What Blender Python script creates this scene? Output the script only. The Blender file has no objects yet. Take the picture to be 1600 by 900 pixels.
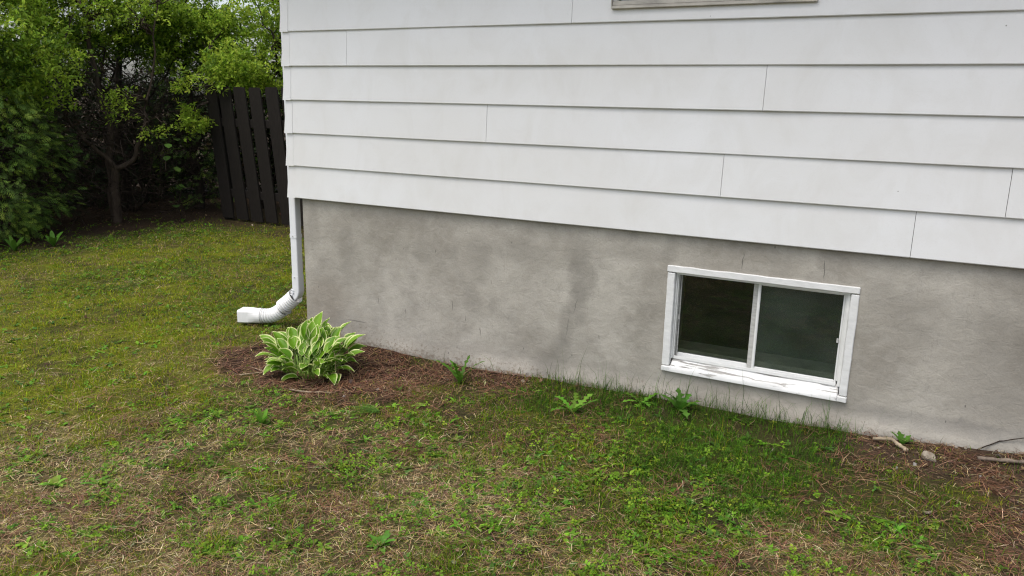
import bpy, bmesh, math
import numpy as np
from mathutils import Matrix, Vector

R = np.random.default_rng(7)
rad = math.radians
col = bpy.context.scene.collection
scene = bpy.context.scene

# ------------------------------------------------------------------ camera
CAM = np.array([3.5553, -3.7748, 1.5283])
cam_d = bpy.data.cameras.new('camera')
cam_d.sensor_width = 36.0
cam_d.lens = 1221.38 / 1600 * 36.0
cam_d.clip_start = 0.05
cam_d.clip_end = 2000
cam = bpy.data.objects.new('camera', cam_d)
col.objects.link(cam)
cam.matrix_world = (Matrix.Translation(Vector(CAM)) @ Matrix.Rotation(0.481943, 4, 'Z') @ Matrix.Rotation(-0.234255, 4, 'X')
                    @ Matrix.Rotation(-0.0210028, 4, 'Y') @ Matrix.Rotation(math.pi / 2, 4, 'X'))
scene.camera = cam

# ------------------------------------------------------------------ sky, sun, exposure
SUN_EL, SUN_AZ = 68.0, 205.0           # azimuth clockwise from +Y (north)
world = bpy.data.worlds.new('World')
scene.world = world
world.use_nodes = True
wn, wl = world.node_tree.nodes, world.node_tree.links
wn.clear()
sky = wn.new('ShaderNodeTexSky')
sky.sky_type = 'NISHITA'
sky.sun_disc = False
sky.sun_elevation = rad(SUN_EL)
sky.sun_rotation = rad(SUN_AZ)
sky.dust_density = 4.0
sky.air_density = 1.0
sky.ozone_density = 1.0
hs = wn.new('ShaderNodeHueSaturation')
hs.inputs['Saturation'].default_value = 0.5
bg = wn.new('ShaderNodeBackground')
bg.inputs['Strength'].default_value = 0.15
wo = wn.new('ShaderNodeOutputWorld')
wl.new(sky.outputs[0], hs.inputs['Color'])
wl.new(hs.outputs[0], bg.inputs['Color'])
wl.new(bg.outputs[0], wo.inputs['Surface'])
sun_d = bpy.data.lights.new('sun', 'SUN')
sun_d.energy = 0.55
sun_d.angle = rad(45)
sun_d.color = (1.0, 0.94, 0.84)
sun = bpy.data.objects.new('sun', sun_d)
col.objects.link(sun)
sd = Vector((math.sin(rad(SUN_AZ)) * math.cos(rad(SUN_EL)), math.cos(rad(SUN_AZ)) * math.cos(rad(SUN_EL)), math.sin(rad(SUN_EL))))
sun.rotation_euler = sd.to_track_quat('Z', 'Y').to_euler()
sun.location = (0, -6, 12)
vs = scene.view_settings
vs.view_transform = 'Standard'
vs.look = 'None'
vs.gamma = 1.0
vs.use_curve_mapping = False
vs.exposure = 0.95
scene.render.engine = 'CYCLES'
scene.cycles.max_bounces = 8
scene.cycles.diffuse_bounces = 4
scene.cycles.transparent_max_bounces = 8
scene.cycles.use_denoising = True
scene.cycles.denoising_prefilter = 'NONE'
scene.cycles.filter_width = 1.2

# ------------------------------------------------------------------ helpers
def hash2(ix, iy, seed):
    h = (ix.astype(np.int64) * 374761393 + iy.astype(np.int64) * 668265263 + seed * 974634777) & 0x7fffffff
    h = ((h ^ (h >> 13)) * 1274126177) & 0x7fffffff
    return ((h ^ (h >> 16)) & 0xffff) / 65535.0

def vn(x, y, s, seed=0):
    """value noise 0..1 with feature size s"""
    x = np.asarray(x, float) / s; y = np.asarray(y, float) / s
    ix, iy = np.floor(x), np.floor(y)
    fx, fy = x - ix, y - iy
    fx = fx * fx * (3 - 2 * fx); fy = fy * fy * (3 - 2 * fy)
    a = hash2(ix, iy, seed); b = hash2(ix + 1, iy, seed)
    c = hash2(ix, iy + 1, seed); d = hash2(ix + 1, iy + 1, seed)
    return (a * (1 - fx) + b * fx) * (1 - fy) + (c * (1 - fx) + d * fx) * fy

def fbm(x, y, s, seed=0, o=4):
    t = 0; a = 1; n = 0
    for i in range(o):
        t = t + a * vn(x, y, s / 2 ** i, seed + 17 * i); n += a; a *= .55
    return t / n

def ss(a, b, x):
    t = np.clip((np.asarray(x, float) - a) / (b - a), 0, 1)
    return t * t * (3 - 2 * t)

def mesh_np(name, verts, tris=None, quads=None, colors=None, mat=None, smooth=False):
    me = bpy.data.meshes.new(name)
    verts = np.asarray(verts, np.float32).reshape(-1, 3)
    parts, totals = [], []
    if quads is not None and len(quads):
        q = np.asarray(quads, np.int32).reshape(-1, 4); parts.append(q.ravel()); totals.append(np.full(len(q), 4, np.int32))
    if tris is not None and len(tris):
        t = np.asarray(tris, np.int32).reshape(-1, 3); parts.append(t.ravel()); totals.append(np.full(len(t), 3, np.int32))
    idx = np.concatenate(parts); tot = np.concatenate(totals)
    start = np.concatenate([[0], np.cumsum(tot)[:-1]]).astype(np.int32)
    me.vertices.add(len(verts)); me.vertices.foreach_set('co', verts.ravel())
    me.loops.add(len(idx)); me.loops.foreach_set('vertex_index', idx.astype(np.int32))
    me.polygons.add(len(tot)); me.polygons.foreach_set('loop_start', start)
    try: me.polygons.foreach_set('loop_total', tot)
    except Exception: pass
    me.polygons.foreach_set('use_smooth', np.full(len(tot), bool(smooth)))
    me.update(calc_edges=True)
    if colors is not None:
        at = me.color_attributes.new('tint', 'FLOAT_COLOR', 'POINT')
        c = np.ones((len(verts), 4), np.float32); c[:, :3] = colors
        at.data.foreach_set('color', c.ravel())
    if mat is not None: me.materials.append(mat)
    return me

def obj(name, me, parent=None, loc=None):
    o = bpy.data.objects.new(name, me)
    col.objects.link(o)
    if parent is not None: o.parent = parent
    if loc is not None: o.location = loc
    return o

def tag(o, label=None, cat=None, group=None, kind=None):
    if label: o['label'] = label
    if cat: o['category'] = cat
    if group: o['group'] = group
    if kind: o['kind'] = kind
    return o

def empty(name, loc=(0, 0, 0), parent=None):
    o = bpy.data.objects.new(name, None)
    o.empty_display_size = .1
    col.objects.link(o); o.location = loc
    if parent is not None: o.parent = parent
    return o

def box_me(name, lo, hi, mat, bevel=0.0, seg=1):
    bm = bmesh.new()
    bmesh.ops.create_cube(bm, size=1)
    lo, hi = Vector(lo), Vector(hi)
    for v in bm.verts:
        v.co = Vector(((lo.x + hi.x) / 2 + v.co.x * (hi.x - lo.x), (lo.y + hi.y) / 2 + v.co.y * (hi.y - lo.y), (lo.z + hi.z) / 2 + v.co.z * (hi.z - lo.z)))
    if bevel: bmesh.ops.bevel(bm, geom=list(bm.edges), offset=bevel, segments=seg, affect='EDGES')
    me = bpy.data.meshes.new(name); bm.to_mesh(me); bm.free()
    me.materials.append(mat)
    return me

def tube(path, radii, n=6, cap=True):
    """verts, quads, tris of a tube along a path"""
    path = np.asarray(path, float); radii = np.broadcast_to(np.asarray(radii, float), (len(path),))
    V = []; ref = np.array([.31, .17, .93])
    for i, p in enumerate(path):
        d = path[min(i + 1, len(path) - 1)] - path[max(i - 1, 0)]
        d = d / (np.linalg.norm(d) + 1e-9)
        a = np.cross(d, ref); a /= np.linalg.norm(a) + 1e-9
        b = np.cross(d, a)
        for k in range(n):
            t = 2 * math.pi * k / n
            V.append(p + radii[i] * (a * math.cos(t) + b * math.sin(t)))
    Q = [(i * n + k, i * n + (k + 1) % n, (i + 1) * n + (k + 1) % n, (i + 1) * n + k) for i in range(len(path) - 1) for k in range(n)]
    T = []
    if cap:
        for base, fl in ((0, 1), ((len(path) - 1) * n, 0)):
            for k in range(1, n - 1):
                T.append((base, base + k + 1, base + k) if fl else (base, base + k, base + k + 1))
    return np.array(V), Q, T

class Bag:
    def __init__(s): s.V, s.Q, s.T, s.C, s.n = [], [], [], [], 0
    def add(s, V, Q=(), T=(), c=(1, 1, 1)):
        V = np.asarray(V, float)
        s.V.append(V)
        if len(Q): s.Q.append(np.asarray(Q) + s.n)
        if len(T): s.T.append(np.asarray(T) + s.n)
        c = np.asarray(c, float)
        s.C.append(np.tile(c, (len(V), 1)) if c.ndim == 1 else c)
        s.n += len(V)
    def mesh(s, name, mat, smooth=False):
        return mesh_np(name, np.concatenate(s.V), np.concatenate(s.T) if s.T else None, np.concatenate(s.Q) if s.Q else None, np.concatenate(s.C), mat, smooth)

# ------------------------------------------------------------------ materials
def mat_new(name):
    m = bpy.data.materials.new(name); m.use_nodes = True
    nt = m.node_tree
    return m, nt, nt.nodes['Principled BSDF'], nt.nodes['Material Output']

def noise(nt, scale, detail=4, rough=.55, vec=None, dist=0.0):
    n = nt.nodes.new('ShaderNodeTexNoise')
    n.inputs['Scale'].default_value = scale; n.inputs['Detail'].default_value = detail; n.inputs['Roughness'].default_value = rough
    n.inputs['Distortion'].default_value = dist
    if vec is not None: nt.links.new(vec, n.inputs['Vector'])
    return n

def ramp(nt, fac, stops):
    r = nt.nodes.new('ShaderNodeValToRGB')
    e = r.color_ramp.elements
    while len(e) < len(stops): e.new(.5)
    for i, (p, c) in enumerate(stops):
        e[i].position = p
        e[i].color = (c, c, c, 1) if np.isscalar(c) else (*c, 1)
    nt.links.new(fac, r.inputs['Fac'])
    return r

def coords(nt, scale=(1, 1, 1), which='Object'):
    tc = nt.nodes.new('ShaderNodeTexCoord'); mp = nt.nodes.new('ShaderNodeMapping')
    mp.inputs['Scale'].default_value = scale
    nt.links.new(tc.outputs[which], mp.inputs['Vector'])
    return mp.outputs[0]

def mixc(nt, fac, a, b, mode='MIX'):
    m = nt.nodes.new('ShaderNodeMix'); m.data_type = 'RGBA'; m.blend_type = mode
    for k, v in ((0, fac), (6, a), (7, b)):
        if isinstance(v, bpy.types.NodeSocket): nt.links.new(v, m.inputs[k])
        elif k == 0: m.inputs[0].default_value = v
        else: m.inputs[k].default_value = (*v, 1)
    return m.outputs[2]

def math_n(nt, op, a, b=None, c=None, clamp=False):
    m = nt.nodes.new('ShaderNodeMath'); m.operation = op; m.use_clamp = clamp
    for k, v in enumerate((a, b, c)):
        if v is None: continue
        if isinstance(v, bpy.types.NodeSocket): nt.links.new(v, m.inputs[k])
        else: m.inputs[k].default_value = v
    return m.outputs[0]

def bump(nt, bsdf, height, strength=.3, dist=.01, normal=None):
    b = nt.nodes.new('ShaderNodeBump'); b.inputs['Strength'].default_value = strength; b.inputs['Distance'].default_value = dist
    nt.links.new(height, b.inputs['Height'])
    if normal is not None: nt.links.new(normal, b.inputs['Normal'])
    nt.links.new(b.outputs[0], bsdf.inputs['Normal'])
    return b.outputs[0]

def leaf_mat(name, trans=.3, rough=.5, spec=.3, var=.25):
    """colour comes from the per-leaf tint, with fine mottling"""
    m, nt, p, out = mat_new(name)
    at = nt.nodes.new('ShaderNodeAttribute'); at.attribute_name = 'tint'
    n = noise(nt, 60, 3, vec=coords(nt))
    r = ramp(nt, n.outputs[0], [(.25, 1 - var), (.75, 1 + var * .6)])
    c = mixc(nt, 1.0, at.outputs['Color'], r.outputs[0], 'MULTIPLY')
    nt.links.new(c, p.inputs['Base Color'])
    p.inputs['Roughness'].default_value = rough
    p.inputs['Specular IOR Level'].default_value = spec
    if trans:
        tr = nt.nodes.new('ShaderNodeBsdfTranslucent'); nt.links.new(c, tr.inputs['Color'])
        mx = nt.nodes.new('ShaderNodeMixShader'); mx.inputs[0].default_value = trans
        nt.links.new(p.outputs[0], mx.inputs[1]); nt.links.new(tr.outputs[0], mx.inputs[2])
        nt.links.new(mx.outputs[0], out.inputs['Surface'])
    return m

M = {}
# white painted aluminium siding, a little chalky and dusty
m, nt, p, out = mat_new('siding_paint')
vec = coords(nt)
n1 = noise(nt, 1.3, 5, vec=vec); n2 = noise(nt, 140, 2, vec=vec); n3 = noise(nt, 4, 6, .65, vec=coords(nt, (1.3, 1, .8)), dist=.8)
c = ramp(nt, n1.outputs[0], [(.3, (.66, .655, .635)), (.7, (.715, .72, .72))]).outputs[0]
c = mixc(nt, ramp(nt, n3.outputs[0], [(.46, 0), (.80, .34)]).outputs[0], c, (.52, .50, .45))
c = mixc(nt, ramp(nt, n2.outputs[0], [(.58, 0), (.75, .25)]).outputs[0], c, (.6, .59, .57))
vo = nt.nodes.new('ShaderNodeTexVoronoi'); vo.inputs['Scale'].default_value = 5.5; nt.links.new(vec, vo.inputs['Vector'])
c = mixc(nt, ramp(nt, vo.outputs['Distance'], [(.012, .75), (.02, 0)]).outputs[0], c, (.12, .11, .1))
nt.links.new(c, p.inputs['Base Color']); p.inputs['Roughness'].default_value = .48; p.inputs['Specular IOR Level'].default_value = .35
bump(nt, p, n2.outputs[0], .12, .002)
M['siding'] = m

def simple(name, base, rough=.6, var=.15, scale=30, spec=.3, bstr=.15, bdist=.003, stretch=(1, 1, 1), metal=0):
    m, nt, p, out = mat_new(name)
    n = noise(nt, scale, 5, .6, vec=coords(nt, stretch))
    b = np.array(base)
    r = ramp(nt, n.outputs[0], [(.28, tuple(b * (1 - var))), (.72, tuple(np.minimum(b * (1 + var), 1)))])
    nt.links.new(r.outputs[0], p.inputs['Base Color'])
    p.inputs['Roughness'].default_value = rough; p.inputs['Specular IOR Level'].default_value = spec; p.inputs['Metallic'].default_value = metal
    bump(nt, p, n.outputs[0], bstr, bdist)
    return m
M['sheath'] = simple('dark_sheathing', (.06, .055, .05), .9)
M['soffit'] = simple('soffit_paint', (.62, .61, .58), .6, .05)
M['shingle'] = simple('roof_shingle', (.09, .085, .08), .9, .35, 40)
M['spout'] = simple('downspout_paint', (.70, .71, .72), .42, .06, 6, .4, .05)
M['hose'] = simple('white_plastic_hose', (.76, .755, .74), .5, .09, 14, .35, .1)
M['alu'] = simple('dull_aluminium', (.50, .495, .47), .5, .2, 24, .4, .1, .001, (1, 1, 4), .15)
M['vinyl'] = simple('white_vinyl', (.72, .72, .70), .45, .08, 16, .4, .05)
M['dark_frame'] = simple('dirty_window_frame', (.42, .395, .345), .6, .35, 22, .3, .2, .002, (.4, 1, 1))
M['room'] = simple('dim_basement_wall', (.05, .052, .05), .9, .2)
M['innersill'] = simple('inner_sill', (.42, .38, .30), .8, .2, 20)
M['curtain'] = simple('pale_curtain', (.6, .61, .62), .8, .05)
M['fence'] = simple('dark_stained_wood', (.014, .0115, .0095), .75, .45, 26, .2, .4, .003, (6, 6, .6))
M['bark'] = simple('tree_bark', (.035, .027, .021), .9, .5, 26, .15, .8, .012, (1, 1, .3))
M['bark_bare'] = simple('bare_brown_bark', (.062, .046, .034), .9, .4, 30, .15, .7, .01, (1, 1, .3))
M['twig'] = simple('dead_twig', (.035, .026, .02), .9, .4, 30, .15, .3)
M['rock'] = simple('stone', (.27, .235, .185), .85, .3, 30, .2, .6, .008)
M['greystick'] = simple('grey_stick', (.17, .135, .105), .9, .4, 40, .15, .5, .003)
M['driftwood'] = simple('weathered_wood', (.30, .24, .165), .85, .4, 40, .2, .5, .003, (.4, 1, 1))
M['dryleaf'] = leaf_mat('dry_leaf', .15, .8, .1, .35)
M['leaf'] = leaf_mat('leaf', .48, .55, .15)
M['cedar'] = leaf_mat('cedar_foliage', .3, .6, .15)
M['grass'] = leaf_mat('grass_blade', .35, .7, .08, .2)
M['straw'] = leaf_mat('dead_straw', .1, .75, .15, .3)
M['needle'] = leaf_mat('pine_needle', .0, .7, .2, .3)
M['weed'] = leaf_mat('weed_leaf', .3, .6, .15, .2)

# peeling white paint over grey wood
def peel(name, amount, stretch):
    m, nt, p, out = mat_new(name)
    vec = coords(nt, stretch)
    n = noise(nt, 9, 6, .65, vec=vec); g = noise(nt, 40, 5, .7, vec=coords(nt, (stretch[0] * .3, stretch[1], stretch[2] * .8)))
    mask = ramp(nt, n.outputs[0], [(amount - .02, 1), (amount + .02, 0)])
    wood = ramp(nt, g.outputs[0], [(.3, (.15, .145, .135)), (.7, (.46, .445, .415))])
    paint = ramp(nt, g.outputs[0], [(.25, (.58, .58, .56)), (.6, (.70, .70, .685))])
    c = mixc(nt, mask.outputs[0], paint.outputs[0], wood.outputs[0])
    nt.links.new(c, p.inputs['Base Color']); p.inputs['Roughness'].default_value = .6
    h = math_n(nt, 'ADD', math_n(nt, 'MULTIPLY', mask.outputs[0], -1.0), math_n(nt, 'MULTIPLY', g.outputs[0], .5))
    bump(nt, p, h, .55, .003)
    return m
M['casing'] = peel('white_casing_paint', .31, (.9, 1, .9))
M['sillwood'] = peel('peeling_sill_paint', .462, (.3, 5.0, 2.0))

# glass with dirt specks and a greenish reflection painted in as a diffuse veil
def glass_mat(name, refl_veil):
    m, nt, p, out = mat_new(name)
    nt.nodes.remove(p)
    tr = nt.nodes.new('ShaderNodeBsdfTransparent'); tr.inputs['Color'].default_value = (.80, .84, .81, 1)
    gl = nt.nodes.new('ShaderNodeBsdfGlossy'); gl.inputs['Roughness'].default_value = .02
    fr = nt.nodes.new('ShaderNodeFresnel'); fr.inputs['IOR'].default_value = 1.55
    mx = nt.nodes.new('ShaderNodeMixShader')
    nt.links.new(fr.outputs[0], mx.inputs[0]); nt.links.new(tr.outputs[0], mx.inputs[1]); nt.links.new(gl.outputs[0], mx.inputs[2])
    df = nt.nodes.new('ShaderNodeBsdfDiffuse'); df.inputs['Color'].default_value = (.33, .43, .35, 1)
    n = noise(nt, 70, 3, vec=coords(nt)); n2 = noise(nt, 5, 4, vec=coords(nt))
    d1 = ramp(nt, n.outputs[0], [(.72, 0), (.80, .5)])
    d2 = ramp(nt, n2.outputs[0], [(.3, refl_veil * .4), (.8, refl_veil)])
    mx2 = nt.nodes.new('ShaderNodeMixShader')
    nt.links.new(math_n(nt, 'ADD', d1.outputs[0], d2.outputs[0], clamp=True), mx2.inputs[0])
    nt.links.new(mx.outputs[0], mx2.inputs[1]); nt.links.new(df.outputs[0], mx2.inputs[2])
    nt.links.new(mx2.outputs[0], out.inputs['Surface'])
    return m
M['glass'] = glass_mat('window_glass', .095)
M['glass_screen'] = glass_mat('screened_glass', .015)

SCR = ((1.17, .345, .004, .035, 0), (1.26, .28, .003, .022, .1), (1.36, .215, .004, .03, -.1), (.83, .26, .003, .02, 0), (1.43, .52, .003, .018, 0), (3.19, .80, .0025, .055, -.05, .7), (2.82, .80, .0025, .05, .08, .6),
       (1.955, .45, .003, .05, .25, .4), (1.915, .33, .003, .07, .15, .35), (.45, .14, .10, .004, 0, .5), (2.1, .30, .003, .015, 0), (.62, .30, .003, .02, .1), (1.05, .66, .003, .015, .3))
# stucco: grey cement render with stains of their own shape
m, nt, p, out = mat_new('cement_stucco')
vec = coords(nt)
sx = nt.nodes.new('ShaderNodeSeparateXYZ'); nt.links.new(vec, sx.inputs[0])
X, Z = sx.outputs[0], sx.outputs[2]
nb = noise(nt, 2.3, 6, .62, vec=vec, dist=.5); nm = noise(nt, 5.5, 6, .62, vec=vec, dist=.4); nf = noise(nt, 120, 4, .7, vec=vec)
nsw = noise(nt, 17, 6, .6, vec=coords(nt, (1, 1, 1.35)), dist=.7)
c = ramp(nt, nb.outputs[0], [(.30, (.262, .240, .202)), (.5, (.345, .321, .276)), (.70, (.43, .403, .35))]).outputs[0]
c = mixc(nt, ramp(nt, nm.outputs[0], [(.50, 0), (.74, .38)]).outputs[0], c, (.19, .178, .155))
c = mixc(nt, ramp(nt, nsw.outputs[0], [(.3, .22), (.55, 0)]).outputs[0], c, (.50, .475, .43))
ns2 = noise(nt, 60, 4, .65, vec=coords(nt, (1, 1, 1.6)), dist=1.5)
c = mixc(nt, ramp(nt, ns2.outputs[0], [(.55, 0), (.75, .25)]).outputs[0], c, (.18, .168, .148))
def blob(cx, cz, rx, rz, amt, tint, wob=.5):
    """an irregular stain around (cx, cz)"""
    global c
    dx = math_n(nt, 'DIVIDE', math_n(nt, 'ADD', X, math_n(nt, 'MULTIPLY_ADD', nm.outputs[0], wob * rx, -cx - wob * rx * .5)), rx)
    dz = math_n(nt, 'DIVIDE', math_n(nt, 'ADD', Z, math_n(nt, 'MULTIPLY_ADD', nb.outputs[0], wob * rz, -cz - wob * rz * .5)), rz)
    d = math_n(nt, 'ADD', math_n(nt, 'MULTIPLY', dx, dx), math_n(nt, 'MULTIPLY', dz, dz))
    f = ramp(nt, math_n(nt, 'ADD', d, math_n(nt, 'ADD', math_n(nt, 'MULTIPLY_ADD', nm.outputs[0], 2.6, -1.3), math_n(nt, 'MULTIPLY_ADD', nsw.outputs[0], 1.2, -.6))), [(0, amt), (.35, amt * .75), (1, 0)])
    c = mixc(nt, f.outputs[0], c, tint)
DK = (.15, .14, .12)
for a in ((1.99, .64, .10, .16, .5), (1.97, .48, .075, .14, .55), (1.91, .33, .06, .14, .5), (1.87, .20, .07, .10, .45), (1.80, .10, .12, .08, .5), (1.97, .74, .12, .10, .3), (1.35, .66, .10, .16, .42), (1.30, .40, .07, .10, .42), (.98, .64, .10, .10, .35),
          (.38, .58, .08, .18, .42), (1.60, .72, .25, .07, .38), (2.30, .78, .25, .05, .3), (.12, .70, .06, .22, .28), (1.45, .38, .05, .05, .45), (.70, .80, .35, .06, .25),
          (3.62, .62, .18, .20, .25), (3.95, .45, .22, .35, .28), (4.2, .6, .5, .5, .4), (2.46, .80, .05, .1, .4), (3.45, .72, .09, .1, .3)):
    blob(*a[:4], a[4] * (.8 if 1.75 < a[0] < 2.0 else .62), DK, 1.3)
blob(2.17, .45, .16, .32, .45, (.47, .44, .385), 1.0); blob(.75, .45, .35, .18, .3, (.45, .42, .37), 1.2)
blob(.15, .22, .30, .22, .30, (.20, .165, .125))
blob(1.6, .05, 1.1, .10, .30, (.36, .33, .29)); blob(2.95, .06, .8, .10, .40, (.40, .36, .31))
blob(3.75, .16, .5, .05, .4, (.16, .155, .145)); blob(4.2, .05, .5, .05, .4, (.35, .33, .30))
nsp = noise(nt, 48, 4, .75, vec=vec); nsl = noise(nt, 3.5, 4, .6, vec=vec)
hgt = math_n(nt, 'MULTIPLY_ADD', nsl.outputs[0], .22, -.02)
near = math_n(nt, 'SUBTRACT', 1.0, math_n(nt, 'DIVIDE', Z, hgt), clamp=True)
spl = ramp(nt, math_n(nt, 'ADD', nsp.outputs[0], math_n(nt, 'MULTIPLY', near, .16)), [(.60, 0), (.70, .55)])
c = mixc(nt, math_n(nt, 'MULTIPLY', spl.outputs[0], math_n(nt, 'GREATER_THAN', near, .02)), c, (.16, .12, .085))
# scratches and cracks
def scratch(cx, cz, rx, rz, slope=0.0, amt=.5):
    global c
    dz0 = math_n(nt, 'SUBTRACT', Z, cz)
    dx = math_n(nt, 'SUBTRACT', math_n(nt, 'ADD', X, math_n(nt, 'MULTIPLY_ADD', nsw.outputs[0], .02, -.01)), math_n(nt, 'MULTIPLY_ADD', dz0, slope, cx))
    d = math_n(nt, 'ADD', math_n(nt, 'POWER', math_n(nt, 'DIVIDE', dx, rx), 2.0), math_n(nt, 'POWER', math_n(nt, 'DIVIDE', dz0, rz), 2.0))
    c = mixc(nt, ramp(nt, d, [(.3, amt), (1, 0)]).outputs[0], c, (.06, .055, .05))
for a in SCR: scratch(*a)
# hairline cracks and dark pocks
nc = noise(nt, 3.0, 8, .7, vec=coords(nt, (3.0, 1, .55)))
ck = ramp(nt, math_n(nt, 'ABSOLUTE', math_n(nt, 'SUBTRACT', nc.outputs[0], .585)), [(.0, 1), (.0022, 0)])
gate = ramp(nt, nb.outputs[0], [(.56, 0), (.6, 1)])
c = mixc(nt, math_n(nt, 'MULTIPLY', math_n(nt, 'MULTIPLY', ck.outputs[0], gate.outputs[0]), .45), c, (.07, .065, .06))
vo = nt.nodes.new('ShaderNodeTexVoronoi'); vo.inputs['Scale'].default_value = 9; nt.links.new(coords(nt, (1.4, 1, .6)), vo.inputs['Vector'])
c = mixc(nt, ramp(nt, vo.outputs['Distance'], [(.02, .7), (.045, 0)]).outputs[0], c, (.08, .075, .07))
c = mixc(nt, ramp(nt, nf.outputs[0], [(.35, .16), (.52, 0)]).outputs[0], c, (.12, .115, .10))
nt.links.new(c, p.inputs['Base Color']); p.inputs['Roughness'].default_value = .92; p.inputs['Specular IOR Level'].default_value = .15
hsum = math_n(nt, 'ADD', math_n(nt, 'MULTIPLY', nsw.outputs[0], 1.0), math_n(nt, 'MULTIPLY', nf.outputs[0], .18))
bump(nt, p, hsum, .38, .010)
M['stucco'] = m

# soil, moss and thatch underlay: zone colours from the ground itself
m, nt, p, out = mat_new('soil_and_moss')
at = nt.nodes.new('ShaderNodeAttribute'); at.attribute_name = 'tint'
vec = coords(nt)
n1 = noise(nt, 45, 6, .7, vec=vec); n2 = noise(nt, 160, 4, .7, vec=vec)
f = ramp(nt, n1.outputs[0], [(.25, .5), (.75, 1.35)])
c = mixc(nt, 1.0, at.outputs['Color'], f.outputs[0], 'MULTIPLY')
f2 = ramp(nt, n2.outputs[0], [(.3, .65), (.7, 1.25)])
c = mixc(nt, 1.0, c, f2.outputs[0], 'MULTIPLY')
nt.links.new(c, p.inputs['Base Color']); p.inputs['Roughness'].default_value = .95; p.inputs['Specular IOR Level'].default_value = .1
bump(nt, p, math_n(nt, 'ADD', n1.outputs[0], math_n(nt, 'MULTIPLY', n2.outputs[0], .5)), .9, .02)
M['ground'] = m

# hosta: green heart, cream margin (per-vertex edge value)
m, nt, p, out = mat_new('variegated_leaf')
at = nt.nodes.new('ShaderNodeAttribute'); at.attribute_name = 'tint'
sp = nt.nodes.new('ShaderNodeSeparateColor'); nt.links.new(at.outputs['Color'], sp.inputs[0])
oi = nt.nodes.new('ShaderNodeObjectInfo')
n = noise(nt, 35, 3, .6, vec=coords(nt, (1, 1, 1)))
e = math_n(nt, 'ADD', sp.outputs[0], math_n(nt, 'MULTIPLY_ADD', n.outputs[0], .16, -.08))
g = mixc(nt, oi.outputs['Random'], (.085, .205, .008), (.17, .33, .016))
mid = mixc(nt, ramp(nt, e, [(.72, 0), (.78, 1)]).outputs[0], g, (.30, .42, .07))
c = mixc(nt, ramp(nt, e, [(.83, 0), (.88, 1)]).outputs[0], mid, (.70, .73, .36))
c = mixc(nt, sp.outputs[1], c, (.20, .30, .06))
nt.links.new(c, p.inputs['Base Color']); p.inputs['Roughness'].default_value = .48; p.inputs['Specular IOR Level'].default_value = .3
wv = nt.nodes.new('ShaderNodeTexWave'); wv.inputs['Scale'].default_value = 26; nt.links.new(coords(nt, (0, 1, .25)), wv.inputs['Vector'])
bump(nt, p, wv.outputs[0], .25, .002)
tr = nt.nodes.new('ShaderNodeBsdfTranslucent'); nt.links.new(c, tr.inputs['Color'])
mx = nt.nodes.new('ShaderNodeMixShader'); mx.inputs[0].default_value = .25
nt.links.new(p.outputs[0], mx.inputs[1]); nt.links.new(tr.outputs[0], mx.inputs[2]); nt.links.new(mx.outputs[0], out.inputs['Surface'])
M['hosta'] = m

# ------------------------------------------------------------------ ground
GX = [-9, -1, .3, .7, 1.16, 1.6, 1.9, 2.4, 2.8, 3.2, 3.6, 4.07, 5]
GZ = [0, -.01, -.01, -.005, -.022, .0, .012, .03, .026, .038, .052, .10, .12]
def gh(x, y):
    x = np.asarray(x, float); y = np.asarray(y, float)
    near = np.exp(-np.clip(-y, 0, 9) / .7) * np.exp(-np.clip(y - .2, 0, 9) / .5)
    z = np.interp(x, GX, GZ) * near
    fade = 1 / (1 + (np.hypot(x - 1, y + 1) / 14) ** 2)
    z = z + fade * ((fbm(x, y, .9, 3, 3) - .5) * .05 + (vn(x, y, .16, 9) - .5) * .018 + (vn(x, y, .06, 11) - .5) * .008) * ss(.02, -.12, y * (x > 0) * (y < .5) - .0)
    return z

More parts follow.
